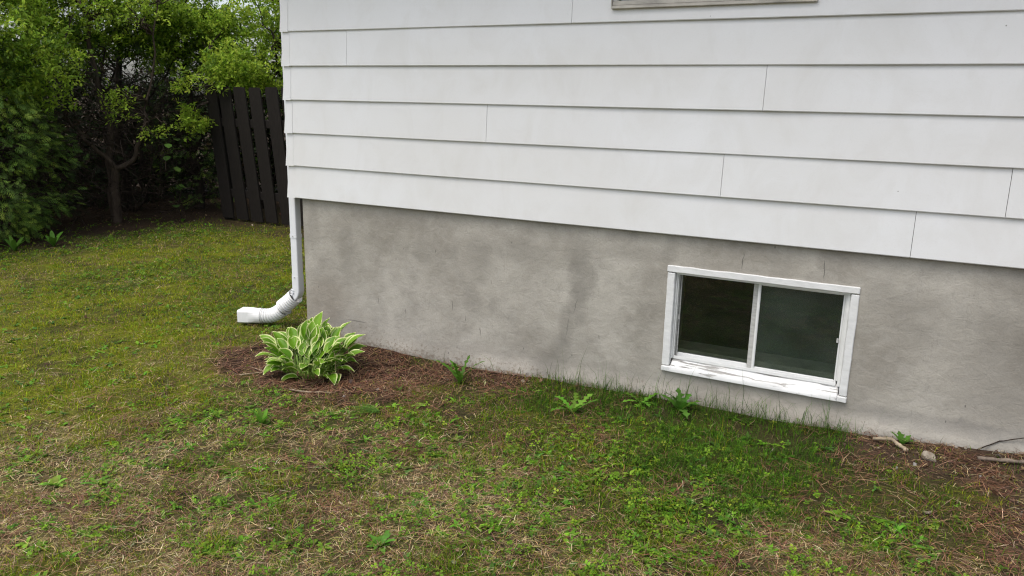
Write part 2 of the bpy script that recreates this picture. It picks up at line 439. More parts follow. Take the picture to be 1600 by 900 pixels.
HOSTA = np.array([.555, -.520])
def zones(x, y):
    """mulch, bare, tall, clover, thatch, moss, hedge-litter: 0..1 each"""
    w = (fbm(x, y, .35, 21, 3) - .5)
    w2 = fbm(x, y, .12, 23, 2) - .5
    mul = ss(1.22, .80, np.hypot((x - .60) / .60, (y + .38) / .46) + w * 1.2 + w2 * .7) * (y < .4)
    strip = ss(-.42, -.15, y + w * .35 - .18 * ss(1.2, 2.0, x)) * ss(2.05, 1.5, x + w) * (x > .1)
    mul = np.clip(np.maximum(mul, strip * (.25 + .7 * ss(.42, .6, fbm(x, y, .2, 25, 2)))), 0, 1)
    bare = ss(-.14, .16, x - np.interp(-y, [0, .15, .40, 1.0, 2.0], [3.36, 3.42, 3.84, 3.98, 4.3]) + w * .5) * (y < .5)
    tall = ss(-.62, -.30, y + w * .4) * ss(1.65, 2.05, x + w * .5) * ss(3.75, 3.35, x + w) * (y < .2)
    tall = np.maximum(tall, .85 * ss(.75, .35, np.hypot((x - 3.0) / 1.0, (y + .55) / .8) + w * .6))
    clo = ss(1.15, .45, np.hypot((x - 2.72) / .75, (y + .85) / .62) + w * .8)
    clo = np.maximum(clo, 1.0 * ss(.42, .55, .6 * fbm(x, y, .40, 40, 3) + .4 * vn(x, y, .10, 41)) * ss(.0, .5, x) * ss(-.6, -.95, y))
    clo = np.maximum(clo, .9 * ss(.36, .55, fbm(x, y, .8, 44, 3)) * ss(.25, -.4, x) * ss(-.5, .3, y) * ss(3.4, 2.7, y))
    tha = ss(.42, .60, .62 * fbm(x, y, .38, 60, 3) + .38 * fbm(x, y, .11, 61, 2) + .05 * ss(-1.1, -1.9, y)) * ss(-.4, .5, x - (y + 1.6) * .2) * ss(-.75, -1.15, y)
    tha = np.maximum(tha, .55 * ss(.5, .62, fbm(x, y, .7, 66, 3)) * ss(-.9, 0, x) * ss(-.6, -1.0, y))
    mos = ss(.9, .1, x) * ss(-4.6, -3.2, x)
    mos = np.maximum(mos, .5 * ss(.5, .65, fbm(x, y, .4, 71, 2)))
    hed = np.maximum(ss(-4.0, -4.65, x - .28 * (y - .6) * (y < 1.2) + w * .6), .85 * ss(2.35, 3.1, y + w * .9) * (x < 0))
    hou = (y > .0) * (x > .0)
    return [np.clip(k, 0, 1) for k in (mul, bare, tall, clo, tha, mos, hed)]

def axis(a, b, fine, far):
    g = list(np.arange(a, b + 1e-6, fine)); s = fine
    lo, hi = g[0], g[-1]; L, H = [], []
    while hi < far: s *= 1.35; hi += s; lo -= s; H.append(hi); L.append(lo)
    return np.array(L[::-1] + g + H)
xs, ys = axis(-5.2, 4.9, .03, 420), axis(-3.4, 3.4, .03, 420)
gx, gy = np.meshgrid(xs, ys, indexing='ij')
gz = gh(gx, gy)
ni, nj = gx.shape
ii = np.arange(ni * nj).reshape(ni, nj)
quads = np.stack([ii[:-1, :-1], ii[1:, :-1], ii[1:, 1:], ii[:-1, 1:]], -1).reshape(-1, 4)
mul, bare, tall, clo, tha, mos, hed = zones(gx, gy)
C = np.empty(gx.shape + (3,)); C[:] = (.068, .062, .022)
def lay(mask, c): 
    global C
    C = C * (1 - mask[..., None]) + np.array(c) * mask[..., None]
lay(mos * (.45 + .5 * ss(.35, .65, fbm(gx, gy, .14, 5, 2))), (.15, .165, .012)); lay(clo * .5, (.05, .07, .014)); lay(tha * .6, (.185, .14, .075)); lay(tall * .5, (.06, .055, .022))
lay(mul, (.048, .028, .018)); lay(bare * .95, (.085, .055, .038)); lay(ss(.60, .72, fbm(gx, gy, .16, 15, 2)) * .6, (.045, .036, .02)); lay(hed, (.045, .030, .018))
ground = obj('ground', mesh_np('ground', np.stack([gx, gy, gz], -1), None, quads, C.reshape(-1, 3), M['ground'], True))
tag(ground, kind='structure')

# ------------------------------------------------------------------ house
SB, EX = .90, .203
house = empty('house', (0, 0, 0))
tag(house, 'white aluminium lap sided house on a grey stucco foundation', 'house')

def prism_x(profile, x0, x1, step=.3, wob=0.0, seed=0):
    n = max(1, int((x1 - x0) / step)); X_ = np.linspace(x0, x1, n + 1)
    k = len(profile); V = []
    for x in X_:
        wv_ = wob * (vn(np.array([x]), np.array([seed * 3.7]), .55, 5)[0] - .5)
        for (y, z) in profile: V.append((x, y + wv_, z))
    Q = [(i * k + j, i * k + (j + 1) % k, (i + 1) * k + (j + 1) % k, (i + 1) * k + j) for i in range(n) for j in range(k)]
    T = []
    for b, f in ((0, 0), (n * k, 1)):
        for j in range(1, k - 1): T.append((b, b + j, b + j + 1) if not f else (b, b + j + 1, b + j))
    return np.array(V), Q, T

UWX0, UWX1, UWZ0, UWZ1 = 2.097, 3.045, 1.975, 2.86
JOINTS = {0: [3.535, 7.1], 1: [2.694, 3.861, 7.3], 2: [1.40, 5.0], 3: [2.854, 6.4], 4: [.446, 4.3], 5: [1.885, 5.3], 6: [1.2, 4.8], 7: [.8, 4.4], 8: [1.6, 5.1], 9: [.5, 4.0]}
seed = 0
for k in range(10):
    z0 = SB + k * EX
    cuts = [0.0] + JOINTS[k] + [9.0]
    for a, b in zip(cuts[:-1], cuts[1:]):
        spans = [(a, b)]
        if k == 5 and a < UWX0 and b > UWX1:
            pass
        elif z0 + EX > UWZ0 + .02 and z0 < UWZ1:
            spans = [(s, t) for s, t in ((a, min(b, UWX0 + .012)), (max(a, UWX1 - .012), b)) if t - s > .03]
        for s, t in spans:
            seed += 1
            off = R.uniform(-.0008, .0012)
            pr = [(0 + off, z0 + .0035), (.0025 + off, z0), (.0135, z0), (.017, z0 + EX + .006), (.0130, z0 + EX + .006)]
            V, Q, T = prism_x(pr, s + (.0012 if s > 0 else 0), t - .0008, .12, .0048, seed)
            if k == 5 and s < UWX0 and t > UWX1:      # this course is notched for the upper window
                xa, xb_ = UWX0 + .012, UWX1 - .012; nt_ = UWZ0 + .02
                n_ = len(V) // 5; xs_ = V[::5, 0].copy()
                for i_ in (int(np.argmin(abs(xs_ - xa))), int(np.argmin(abs(xs_ - xb_)))): pass
                ia, ib = int(np.argmin(abs(xs_ - xa))), int(np.argmin(abs(xs_ - xb_)))
                V[ia * 5:ia * 5 + 5, 0] = xa; V[(ia + 1) * 5:(ia + 1) * 5 + 5, 0] = xa + .0005
                V[ib * 5:ib * 5 + 5, 0] = xb_; V[(ib - 1) * 5:(ib - 1) * 5 + 5, 0] = xb_ - .0005
                for i_ in range(ia + 1, ib):
                    f_ = (nt_ - z0) / EX
                    V[i_ * 5 + 3, 1] += (.0135 - .017) * (1 - f_); V[i_ * 5 + 4, 1] -= .013 * (1 - f_)
                    V[i_ * 5 + 3, 2] = nt_; V[i_ * 5 + 4, 2] = nt_
            obj('siding_board', mesh_np('siding_board', V, T, Q, None, M['siding']), house)
    # corner piece of the course
    bo = [(0.002, -.0022), (-.064, -.0022), (-.064, .062), (-.050, .062), (-.050, .0125), (0.002, .0125)]
    to = [(0.002, .0112), (-.0515, .0112), (-.0515, .062), (-.046, .062), (-.046, .0165), (0.002, .0165)]
    V = [(x, y, z0 - .001) for x, y in bo] + [(x, y, z0 + EX + .004) for x, y in to]
    Q = [(j, (j + 1) % 6, 6 + (j + 1) % 6, 6 + j) for j in range(6)] + [(0, 5, 4, 1), (1, 4, 3, 2), (6, 7, 10, 11), (7, 8, 9, 10)]
    obj('corner_cap', mesh_np('corner_cap', V, None, Q, None, M['siding']), house)
    # boards of the gable end round the corner
    pr = [(0, z0 + .0035), (.0025, z0), (.0135, z0), (.017, z0 + EX + .006), (.0130, z0 + EX + .006)]
    V, Q, T = prism_x(pr, .05, 7.0, .5)
    V = np.stack([V[:, 1] - .0625, V[:, 0], V[:, 2]], -1)
    obj('siding_board', mesh_np('siding_board', V, [t[::-1] for t in T], [q[::-1] for q in Q], None, M['siding']), house)
TOPZ = SB + 10 * EX
bg_ = Bag()
for lo, hi in (((-.044, .018, SB + .004), (UWX0 + .004, .04, TOPZ)), ((UWX1 - .004, .018, SB + .004), (9, .04, TOPZ)), ((UWX0 + .004, .018, SB + .004), (UWX1 - .004, .04, UWZ0 + .01)),
               ((UWX0 + .004, .018, UWZ1 - .01), (UWX1 - .004, .04, TOPZ)), ((-.044, .041, SB + .004), (-.022, 7, TOPZ)), ((-.02, .041, SB + .012), (9, 7, SB + .04))):
    mm = box_me('t', lo, hi, M['sheath'])
    V = np.array([v.co[:] for v in mm.vertices]); bg_.add(V, [list(f.vertices) for f in mm.polygons]); bpy.data.meshes.remove(mm)
obj('sheathing', bg_.mesh('sheathing', M['sheath']), house)
# eave and roof
roof_prof = [(-.52, TOPZ + .02), (-.52, TOPZ + .16), (3.5, TOPZ + 1.7), (7.5, TOPZ + .16), (7.5, TOPZ + .02)]
V, Q, T = prism_x(roof_prof, -.45, 9.4, 3)
roof = obj('roof', mesh_np('roof', V, T, Q, None, M['shingle']), house)
obj('soffit', box_me('soffit', (-.44, -.50, TOPZ - .005), (9.38, .06, TOPZ + .018), M['soffit'], .003), house)
obj('fascia', box_me('fascia', (-.44, -.545, TOPZ - .02), (9.38, -.523, TOPZ + .15), M['soffit'], .003), house)

# foundation: front face with the window opening, gable face, both trowelled
HX0, HX1, HZ0, HZ1 = 2.475, 3.335, .20, .725
fx = np.unique(np.concatenate([np.arange(.03, 5.0, .022), np.arange(5.0, 9.01, .2), [HX0, HX1]]))
fz = np.unique(np.concatenate([np.arange(-.22, .922, .022), [HZ0, HZ1]]))
FX, FZ = np.meshgrid(fx, fz, indexing='ij')
gl = gh(FX, np.full_like(FX, -.03))
FY = .032 + (fbm(FX, FZ, .30, 90, 3) - .5) * .010 + (vn(FX, FZ, .05, 95) - .5) * .003
lump = ss(.10, .0, FZ - gl)
FY = FY - lump * (.006 + .030 * fbm(FX, FZ, .16, 97, 3) * ss(.4, .62, vn(FX, FZ * .3, .30, 99)))
FY = np.where(FX < .06, np.minimum(FY + (.06 - FX) ** 2 * 6, .035), FY)
ii = np.arange(FX.size).reshape(FX.shape)
q = np.stack([ii[:-1, :-1], ii[1:, :-1], ii[1:, 1:], ii[:-1, 1:]], -1)
cx = (FX[:-1, :-1] + FX[1:, 1:]) / 2; cz = (FZ[:-1, :-1] + FZ[1:, 1:]) / 2
keep = ~((cx > HX0) & (cx < HX1) & (cz > HZ0) & (cz < HZ1))
V = np.stack([FX, FY, FZ], -1).reshape(-1, 3)
B = Bag(); B.add(V, q[keep])
# reveal of the opening and the gable side
ny = np.array([.03, .12, .24])
for (a, b) in (((HX0, HZ0), (HX1, HZ0)), ((HX1, HZ0), (HX1, HZ1)), ((HX1, HZ1), (HX0, HZ1)), ((HX0, HZ1), (HX0, HZ0))):
    B.add([(a[0], .028, a[1]), (b[0], .028, b[1]), (b[0], .30, b[1]), (a[0], .30, a[1])], [(0, 1, 2, 3)])
gy_ = np.arange(.03, 7.0, .06); SY, SZ = np.meshgrid(gy_, fz, indexing='ij')
SXX = .03 + (fbm(SY, SZ, .3, 92, 3) - .5) * .008
SXX[0] = V.reshape(FX.shape + (3,))[0, :, 0]; SY = SY.copy(); SY[0] = FY[0]
jj = np.arange(SY.size).reshape(SY.shape)
B.add(np.stack([SXX, SY, SZ], -1).reshape(-1, 3), np.stack([jj[:-1, :-1], jj[:-1, 1:], jj[1:, 1:], jj[1:, :-1]], -1).reshape(-1, 4))
fo = obj('foundation_wall', B.mesh('foundation_wall', M['stucco'], True), house)
tag(fo, 'stained grey stucco foundation below the siding')

# ---- basement slider window
bw = empty('basement_window', (0, 0, 0), house)
tag(bw, 'small white sliding basement window with peeling sill')
def part(name, lo, hi, mat, bev=.003, parent=None): return obj(name, box_me(name, lo, hi, M[mat], bev, 2), parent or bw)
def rough_board(name, lo, hi, mat, amp, ax, parent=bw):
    """board whose long edges are chipped and uneven"""
    bm = bmesh.new(); bmesh.ops.create_cube(bm, size=1)
    for v in bm.verts: v.co = Vector([(lo[i] + hi[i]) / 2 + v.co[i] * (hi[i] - lo[i]) for i in range(3)])
    ed = [e for e in bm.edges if abs((e.verts[0].co - e.verts[1].co)[ax]) > 1e-4]
    bmesh.ops.subdivide_edges(bm, edges=ed, cuts=34, use_grid_fill=True)
    bmesh.ops.bevel(bm, geom=[e for e in bm.edges if e.calc_face_angle(0) > 1.2], offset=.003, segments=1, affect='EDGES')
    o2 = 2 if ax == 0 else 0
    for v in bm.verts:
        s = v.co[ax]; side = 1 if v.co[o2] > (lo[o2] + hi[o2]) / 2 else -1
        nn = fbm(np.array([s * 1.0]), np.array([side * 2.3 + lo[o2]]), .06, 120, 4)[0] - .5
        v.co[o2] += nn * amp * 2
        v.co.y += (vn(np.array([s]), np.array([v.co[o2] * 3]), .03, 130)[0] - .5) * amp * .5
    me = bpy.data.meshes.new(name); bm.to_mesh(me); bm.free(); me.materials.append(M[mat])
    return obj(name, me, parent)
rough_board('casing', (2.454, .021, .706), (3.354, .060, .739), 'casing', .003, 0)
rough_board('casing', (2.457, .023, .212), (2.496, .060, .702), 'casing', .003, 2)
rough_board('casing', (3.319, .023, .212), (3.354, .060, .702), 'casing', .003, 2)
rough_board('sill_nose', (2.457, .014, .182), (3.354, .050, .209), 'casing', .003, 0)
# weathered sloping sill
nx_, ny_ = 110, 9
sxs = np.linspace(2.504, 3.312, nx_); sys_ = np.linspace(.012, .074, ny_)
GX_, GY_ = np.meshgrid(sxs, sys_, indexing='ij')
gr = (fbm(GX_ * .25, GY_ * 4, .03, 140, 4) - .5)
GZ_ = .210 + (GY_ - .012) * .62 + gr * .009 - .008 * ss(.56, .66, vn(GX_ * .35, GY_ * 5, .05, 141))
ii = np.arange(nx_ * ny_).reshape(nx_, ny_)
top = np.stack([GX_, GY_, GZ_], -1).reshape(-1, 3); bot = top.copy(); bot[:, 2] = .185
Q = np.stack([ii[:-1, :-1], ii[1:, :-1], ii[1:, 1:], ii[:-1, 1:]], -1).reshape(-1, 4)
rim = np.concatenate([ii[:, 0], ii[-1, 1:], ii[-2::-1, -1], ii[0, -2:0:-1]]); N_ = nx_ * ny_
QS = [(rim[k], rim[k] + N_, rim[(k + 1) % len(rim)] + N_, rim[(k + 1) % len(rim)]) for k in range(len(rim))]
obj('sill', mesh_np('sill', np.concatenate([top, bot]), None, np.concatenate([Q, QS]), None, M['sillwood'], True), bw)
# fixed frame with tracks
part('window_frame', (2.498, .040, .6945), (3.317, .125, .7055), 'vinyl')
part('window_frame', (2.4965, .050, .2445), (2.502, .125, .6940), 'vinyl', .001)
part('track', (2.5025, .060, .2445), (2.508, .066, .6940), 'vinyl', .001)
part('track', (2.5025, .082, .2445), (2.509, .087, .6940), 'alu', .001)
part('window_frame', (3.303, .046, .2445), (3.3185, .125, .6940), 'vinyl')
part('track', (3.2965, .060, .268), (3.3025, .075, .6940), 'vinyl', .001)
part('window_frame', (2.498, .0745, .218), (3.3185, .125, .244), 'vinyl')
part('track', (2.5085, .056, .2445), (3.296, .062, .260), 'vinyl', .001)
# outer (right) sash
part('sash', (2.899, .068, .2445), (2.913, .086, .6940), 'vinyl')
part('sash', (3.286, .068, .2445), (3.296, .086, .6940), 'vinyl')
part('sash', (2.9135, .069, .2445), (3.2855, .085, .268), 'vinyl')
part('sash', (2.9135, .069, .683), (3.2855, .085, .6940), 'vinyl')
part('latch', (3.277, .060, .455), (3.2855, .068, .475), 'alu', .001)
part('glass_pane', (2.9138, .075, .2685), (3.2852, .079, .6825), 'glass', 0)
# inner (left) sash
part('sash', (2.874, .090, .2445), (2.898, .110, .6940), 'alu')
part('sash', (2.5095, .090, .2445), (2.516, .110, .6940), 'alu')
part('sash', (2.5165, .091, .2445), (2.8735, .109, .270), 'vinyl')
part('sash', (2.5165, .091, .683), (2.8735, .109, .6940), 'alu')
part('latch', (2.5105, .080, .45), (2.519, .0895, .475), 'alu', .001)
part('glass_pane', (2.5168, .098, .2705), (2.8732, .102, .6825), 'glass_screen', 0)
part('inner_sill', (2.476, .127, .205), (3.334, .29, .280), 'innersill')
# dim room behind
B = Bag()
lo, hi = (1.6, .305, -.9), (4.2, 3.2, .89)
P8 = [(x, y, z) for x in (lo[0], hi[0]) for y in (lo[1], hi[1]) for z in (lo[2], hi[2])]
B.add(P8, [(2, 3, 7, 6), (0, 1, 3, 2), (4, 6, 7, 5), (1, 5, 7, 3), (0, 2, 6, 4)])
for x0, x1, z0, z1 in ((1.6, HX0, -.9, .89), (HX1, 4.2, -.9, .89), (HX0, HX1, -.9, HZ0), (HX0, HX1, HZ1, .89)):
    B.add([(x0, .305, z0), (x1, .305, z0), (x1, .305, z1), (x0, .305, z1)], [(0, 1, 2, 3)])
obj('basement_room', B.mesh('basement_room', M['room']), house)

# ---- upper window
uw = empty('upper_window', (0, 0, 0), house)
tag(uw, 'grimy window frame above the siding courses')
part('window_frame', (UWX0, -.016, UWZ0), (UWX1, .03, UWZ0 + .014), 'dark_frame', .002, uw)
part('sill', (UWX0 + .006, -.010, UWZ0 + .0145), (UWX1 - .006, .03, UWZ0 + .036), 'dark_frame', .003, uw)
part('window_frame', (UWX0, -.014, UWZ0 + .0145), (UWX0 + .0055, .03, UWZ1), 'dark_frame', .002, uw)
part('window_frame', (UWX0 + .006, -.004, UWZ0 + .0365), (UWX0 + .028, .03, UWZ1), 'alu', .002, uw)
part('window_frame', (UWX1 - .028, -.004, UWZ0 + .0365), (UWX1, .03, UWZ1), 'alu', .002, uw)
part('window_frame', (UWX0, -.014, UWZ1 + .0005), (UWX1, .03, UWZ1 + .03), 'alu', .002, uw)
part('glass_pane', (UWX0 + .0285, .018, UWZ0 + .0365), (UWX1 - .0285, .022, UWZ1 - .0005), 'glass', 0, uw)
part('curtain', (UWX0 + .0285, .05, UWZ0 + .02), (UWX1 - .0285, .06, UWZ1), 'curtain', 0, uw)

# ------------------------------------------------------------------ downspout
ds = empty('downspout', (-.098, .10, 0))
tag(ds, 'white metal downspout with ribbed hose at the house corner', 'downspout')
def dpart(name, V, Q, T, mat, smooth=False, parent=ds):
    V = np.asarray(V, float) - np.array([-.098, .10, 0]) * 1.0
    return obj(name, mesh_np(name, V, T, Q, None, M[mat], smooth), parent)
def rect_tube(path, half, rnd=.007, corrug=0.0):
    """rounded rectangular section swept along a path of (point, right, up)"""
    hx, hy = half; prof = []
    for cx_, cy_, a0 in ((hx - rnd, hy - rnd, 0), (-hx + rnd, hy - rnd, 90), (-hx + rnd, -hy + rnd, 180), (hx - rnd, -hy + rnd, 270)):
        for a in (0, 30, 60, 90): prof.append((cx_ + rnd * math.cos(rad(a0 + a)), cy_ + rnd * math.sin(rad(a0 + a))))
    k = len(prof); V = []
    for (pt, rt, up, s) in path:
        for (u, v) in prof: V.append(np.array(pt) + np.array(rt) * u * s + np.array(up) * v * s)
    n = len(path)
    Q = [(i * k + j, i * k + (j + 1) % k, (i + 1) * k + (j + 1) % k, (i + 1) * k + j) for i in range(n - 1) for j in range(k)]
    T = [(0, j + 1, j) for j in range(1, k - 1)]
    return V, Q, T
ex, ey = np.array([1., 0, 0]), np.array([0, 1., 0])
V, Q, T = rect_tube([((-.098, .0975, z), ex, ey, 1) for z in (.345, 1.4, 2.85)], (.0275, .0275)); dpart('pipe', V, Q, T, 'spout')
V, Q, T = rect_tube([((-.098, .0975, z), ex, ey, 1.10) for z in (.62, .645)], (.0275, .0275)); dpart('strap', V, Q, T, 'spout')
V, Q, T = rect_tube([((-.098, .0975, z), ex, ey, 1.04) for z in (.335, .372)], (.0275, .0275)); dpart('collar', V, Q, T, 'spout')
for zz in (.632, .352):
    V, Q, T = tube([(-.098, .071, zz), (-.098, .064, zz)], .0045, 8); dpart('screw', V, Q, T, 'alu')
# elbow: turns from straight down to down-left
D2 = np.array([-.80, -.10, -.58]); D2 /= np.linalg.norm(D2)
pts = []
for t in np.linspace(0, 1, 9):
    d = (1 - t) * np.array([0, 0, -1.]) + t * D2; d /= np.linalg.norm(d)
    rt = np.cross(d, ey); rt /= np.linalg.norm(rt); 
    pts.append((d, rt, np.cross(rt, d)))
pos = np.array([-.098, .0975, .36]); path = []
path.append((pos.copy(), ex, ey, 1.07)); pos = pos + np.array([0, 0, -.09])
for d, rt, up in pts:
    path.append((pos.copy(), -rt if np.dot(rt, ex) < 0 else rt, ey, 1.07)); pos = pos + d * .0075
V, Q, T = rect_tube(path, (.0275, .0275)); 
for i, v in enumerate(V):
    pass
dpart('elbow', V, Q, T, 'spout')
B = Bag()
for k in range(4):     # crimps of the elbow
    t = .2 + k * .2
    pt = path[1 + int(t * 8)][0]
    V, Q, T = tube([pt + np.array([-.034, -.031, .006]), pt + np.array([-.010, -.033, -.004])], .0035, 6); B.add(V - np.array([-.098, .10, 0]), Q, T)
obj('crimp', B.mesh('crimp', M['spout'], True), ds)
def hose(name, ctrl, r, pitch=.019, amp=.009, n=22, ends=None):
    ctrl = np.array(ctrl, float); m = len(ctrl)
    L = np.concatenate([[0], np.cumsum(np.linalg.norm(np.diff(ctrl, axis=0), axis=1))])
    s = np.linspace(0, L[-1], int(L[-1] / pitch * 10))
    t = s / L[-1]
    P = np.stack([np.interp(s, L, ctrl[:, i]) for i in range(3)], -1)
    kk = np.ones(31) / 31
    pad = np.concatenate([np.repeat(P[:1], 15, 0), P, np.repeat(P[-1:], 15, 0)])
    P = np.stack([np.convolve(pad[:, i], kk, 'valid') for i in range(3)], -1)
    rr = r - amp * np.exp(-((s / pitch % 1 - .5) / .17) ** 2)
    V, Q, T = tube(P, rr, n, False)
    return dpart(name, V, Q, T, 'hose', True)
hose('flexible_hose', [(-.118, .097, .222), (-.165, .090, .178), (-.215, .08, .138), (-.235, .075, .122)], .054)
hose('flexible_hose', [(-.222, .078, .118), (-.262, .066, .085), (-.305, .050, .062), (-.345, .035, .058), (-.385, .018, .058)], .051)
V, Q, T = tube([(-.205, .083, .132), (-.212, .08, .127)], .058, 20); dpart('clamp_ring', V, Q, T, 'alu', False)
# square outlet: transition from round to rectangular, open at the end
dirv = np.array([-.92, -.33, -.02]); dirv /= np.linalg.norm(dirv)
side = np.cross(dirv, (0, 0, 1.)); side /= np.linalg.norm(side); upv = np.cross(side, dirv)
o0 = np.array([-.368, .024, .058]); K = 24; rings = []
for t, sq in ((0, 0), (.03, .1), (.06, .55), (.085, .95), (.155, 1.0), (.150, 1.0), (.09, .9)):
    inner = 0 if len(rings) < 5 else .006
    ring = []
    for j in range(K):
        a = 2 * math.pi * (j + .5) / K; ca, sa = math.cos(a), math.sin(a)
        mq = max(abs(ca), abs(sa))
        cir = np.array([ca, sa]) * .053; squ = np.array([ca, sa]) / mq * np.array([.056, .046])
        uv = cir * (1 - sq) + squ * sq
        uv = uv * (1 - inner / .05)
        ring.append(o0 + dirv * t + side * uv[0] + upv * uv[1])
    rings.append(ring)
V = np.array(rings).reshape(-1, 3)
Q = [(i * K + j, i * K + (j + 1) % K, (i + 1) * K + (j + 1) % K, (i + 1) * K + j) for i in range(len(rings) - 1) for j in range(K)]
dpart('outlet', V, Q, [], 'hose')

# ------------------------------------------------------------------ fence
fence = empty('fence', (-2.2, 3.2, 0))
tag(fence, 'dark brown leaning board fence between hedge and house', 'fence')
LEAN = math.tan(rad(6.6))
def fboard(xb, w, h, dy, z0=.03, lean=LEAN):
    V = []
    for z in (z0, h * .5, h - .035, h):
        ww = w - (.03 if z == h else 0)
        for sx_, sy_ in ((-1, 0), (1, 0), (1, 1), (-1, 1)):
            V.append((xb - lean * z + sx_ * ww / 2 + 2.2, dy + sy_ * .019, z))
    Q = [(i * 4 + j, i * 4 + (j + 1) % 4, (i + 1) * 4 + (j + 1) % 4, (i + 1) * 4 + j) for i in range(3) for j in range(4)] + [(0, 3, 2, 1), (12, 13, 14, 15)]
    return mesh_np('board', V, None, Q, None, M['fence'])
xb = -4.134
k = 0
while xb < -.2:
    o = obj('board', fboard(xb, .185 + R.uniform(-.006, .006), 1.63 + R.uniform(-.012, .012), 0 + R.uniform(0, .004), .02 + R.uniform(0, .02), LEAN + R.uniform(-.012, .012)), fence)
    xb += .250 + R.uniform(-.008, .008); k += 1
for z in (1.205, .345):
    obj('rail', box_me('rail', (-2.10, .0245, z - .048), (2.1, .062, z + .048), M['fence'], .004), fence)
obj('post', box_me('post', (-2.08, .063, 0), (-1.99, .15, 1.5), M['fence'], .005), fence)
obj('post', box_me('post', (2.02, .063, 0), (2.10, .15, 1.5), M['fence'], .005), fence)

# ------------------------------------------------------------------ scatter generators
def visible_pts(dens_fn, x0=-5.4, x1=5.0, y0=-3.6, y1=3.4, n=400000):
    """points on the open ground near the viewer, thinned by dens_fn(x, y) in 0..1 and by distance"""
    x = R.uniform(x0, x1, n); y = R.uniform(y0, y1, n)
    d = np.hypot(x - CAM[0], y - CAM[1])
    ang = np.arctan2(x - CAM[0], y - CAM[1])
    keep = ~((y > .0) & (x > -.02)) & (ang > -1.30) & (ang < .42) & (d > 1.35)
    keep &= R.uniform(0, 1, n) < np.minimum(1, (2.6 / d) ** 1.5)
    x, y, d = x[keep], y[keep], d[keep]
    k = R.uniform(0, 1, len(x)) < dens_fn(x, y)
    return x[k], y[k], d[k]

def blades(name, x, y, h, w, lean, colr, mat, az=None, z=None):
    n = len(x); az = R.uniform(0, 2 * math.pi, n) if az is None else az
    dx, dy = np.cos(az), np.sin(az); sa = az + R.uniform(-.9, .9, n) + math.pi / 2
    sx_, sy_ = np.cos(sa), np.sin(sa)
    z = gh(x, y) - .004 if z is None else z
    V = np.empty((n, 5, 3), np.float32)
    for i, (t, s, wf) in enumerate(((0, -1, .8), (0, 1, .8), (.55, -1, .8), (.55, 1, .8), (1, 0, 0))):
        rr = h * lean * t * t; up = h * t * np.sqrt(np.clip(1 - (lean * t * .85) ** 2, .08, 1))
        V[:, i, 0] = x + dx * rr + sx_ * s * w * wf * .5
        V[:, i, 1] = y + dy * rr + sy_ * s * w * wf * .5
        V[:, i, 2] = z + up
    b = (np.arange(n) * 5)[:, None]
    T = np.concatenate([b + [0, 1, 3], b + [0, 3, 2], b + [2, 3, 4]], 1).reshape(-1, 3)
    return mesh_np(name, V.reshape(-1, 3), T, None, np.repeat(colr, 5, 0), mat)

def flats(name, x, y, L, w, colr, mat, lift=.012, curl=.25):
    """thin lying strands"""
    n = len(x); az = R.uniform(0, 2 * math.pi, n); b = R.normal(0, curl, n); z = gh(x, y)
    V = np.empty((n, 6, 3), np.float32)
    tz = R.normal(0, .16, n); base = z + R.uniform(.0, lift, n) + .003
    for i, t in enumerate((-.5, 0, .5)):
        a = az + b * t
        px = x + np.cos(a) * L * t; py = y + np.sin(a) * L * t
        pz = np.maximum(base + tz * L * t + (0.25 - t * t) * L * .10, gh(px, py) + .001)
        for s, q_ in ((-1, 0), (1, 1)):
            wf = 1 if i == 1 else .55
            V[:, i * 2 + q_, 0] = px - np.sin(a) * s * w * wf * .5; V[:, i * 2 + q_, 1] = py + np.cos(a) * s * w * wf * .5; V[:, i * 2 + q_, 2] = pz
    bb = (np.arange(n) * 6)[:, None]
    Q = np.concatenate([bb + [0, 1, 3, 2], bb + [2, 3, 5, 4]], 1).reshape(-1, 4)
    return mesh_np(name, V.reshape(-1, 3), None, Q, np.repeat(colr, 6, 0), mat)

def jitter(base, n, v=.2, hue=.08):
    base = np.asarray(base, float)
    c = np.tile(base, (n, 1)) if base.ndim == 1 else base
    return np.clip(c * (1 + R.normal(0, v, (n, 1))) * (1 + R.normal(0, hue, (n, 3))), .004, .9)

def pick(cols, probs, n):
    return np.array(cols, float)[R.choice(len(cols), n, p=np.array(probs) / np.sum(probs))]

# ---- lawn grass
def d_grass(x, y):
    mul, bare, tall, clo, tha, mos, hed = zones(x, y)
    g = .35 + .55 * ss(.35, .65, fbm(x, y, .30, 33, 3)) + .25 * mos
    g = g * (1 - .93 * mul) * (1 - .9 * bare) * (1 - .35 * tha) * (1 - .95 * hed) + .25 * tall * (1 - bare)
    g = g * (.35 + .65 * ss(.3, .6, vn(x, y, .07, 35)))
    return np.clip(g, 0, 1)
x, y, d = visible_pts(d_grass, n=1500000)
n = len(x); mul, bare, tall, clo, tha, mos, hed = zones(x, y)
cg = pick([(.095, .185, .010), (.14, .225, .012), (.20, .22, .016), (.055, .125, .010)], [4, 4, 2.5, 2], n)
cm = pick([(.25, .30, .014), (.31, .30, .022), (.145, .235, .012)], [3, 2, 2], n)
u = R.uniform(0, 1, n)
cg = np.where((u < mos * .8)[:, None], cm, cg)
cg = np.where((R.uniform(0, 1, n) < tall * .85)[:, None], pick([(.06, .15, .012), (.085, .19, .014), (.045, .11, .012)], [3, 2, 2], n), cg)
dead = pick([(.34, .26, .14), (.26, .19, .10), (.20, .13, .075)], [2, 2, 1], n)
cg = np.where((R.uniform(0, 1, n) < .10 + .35 * tha + .32 * ss(.50, .66, fbm(x, y, .38, 64, 3)) * (x < .5))[:, None], dead, cg)
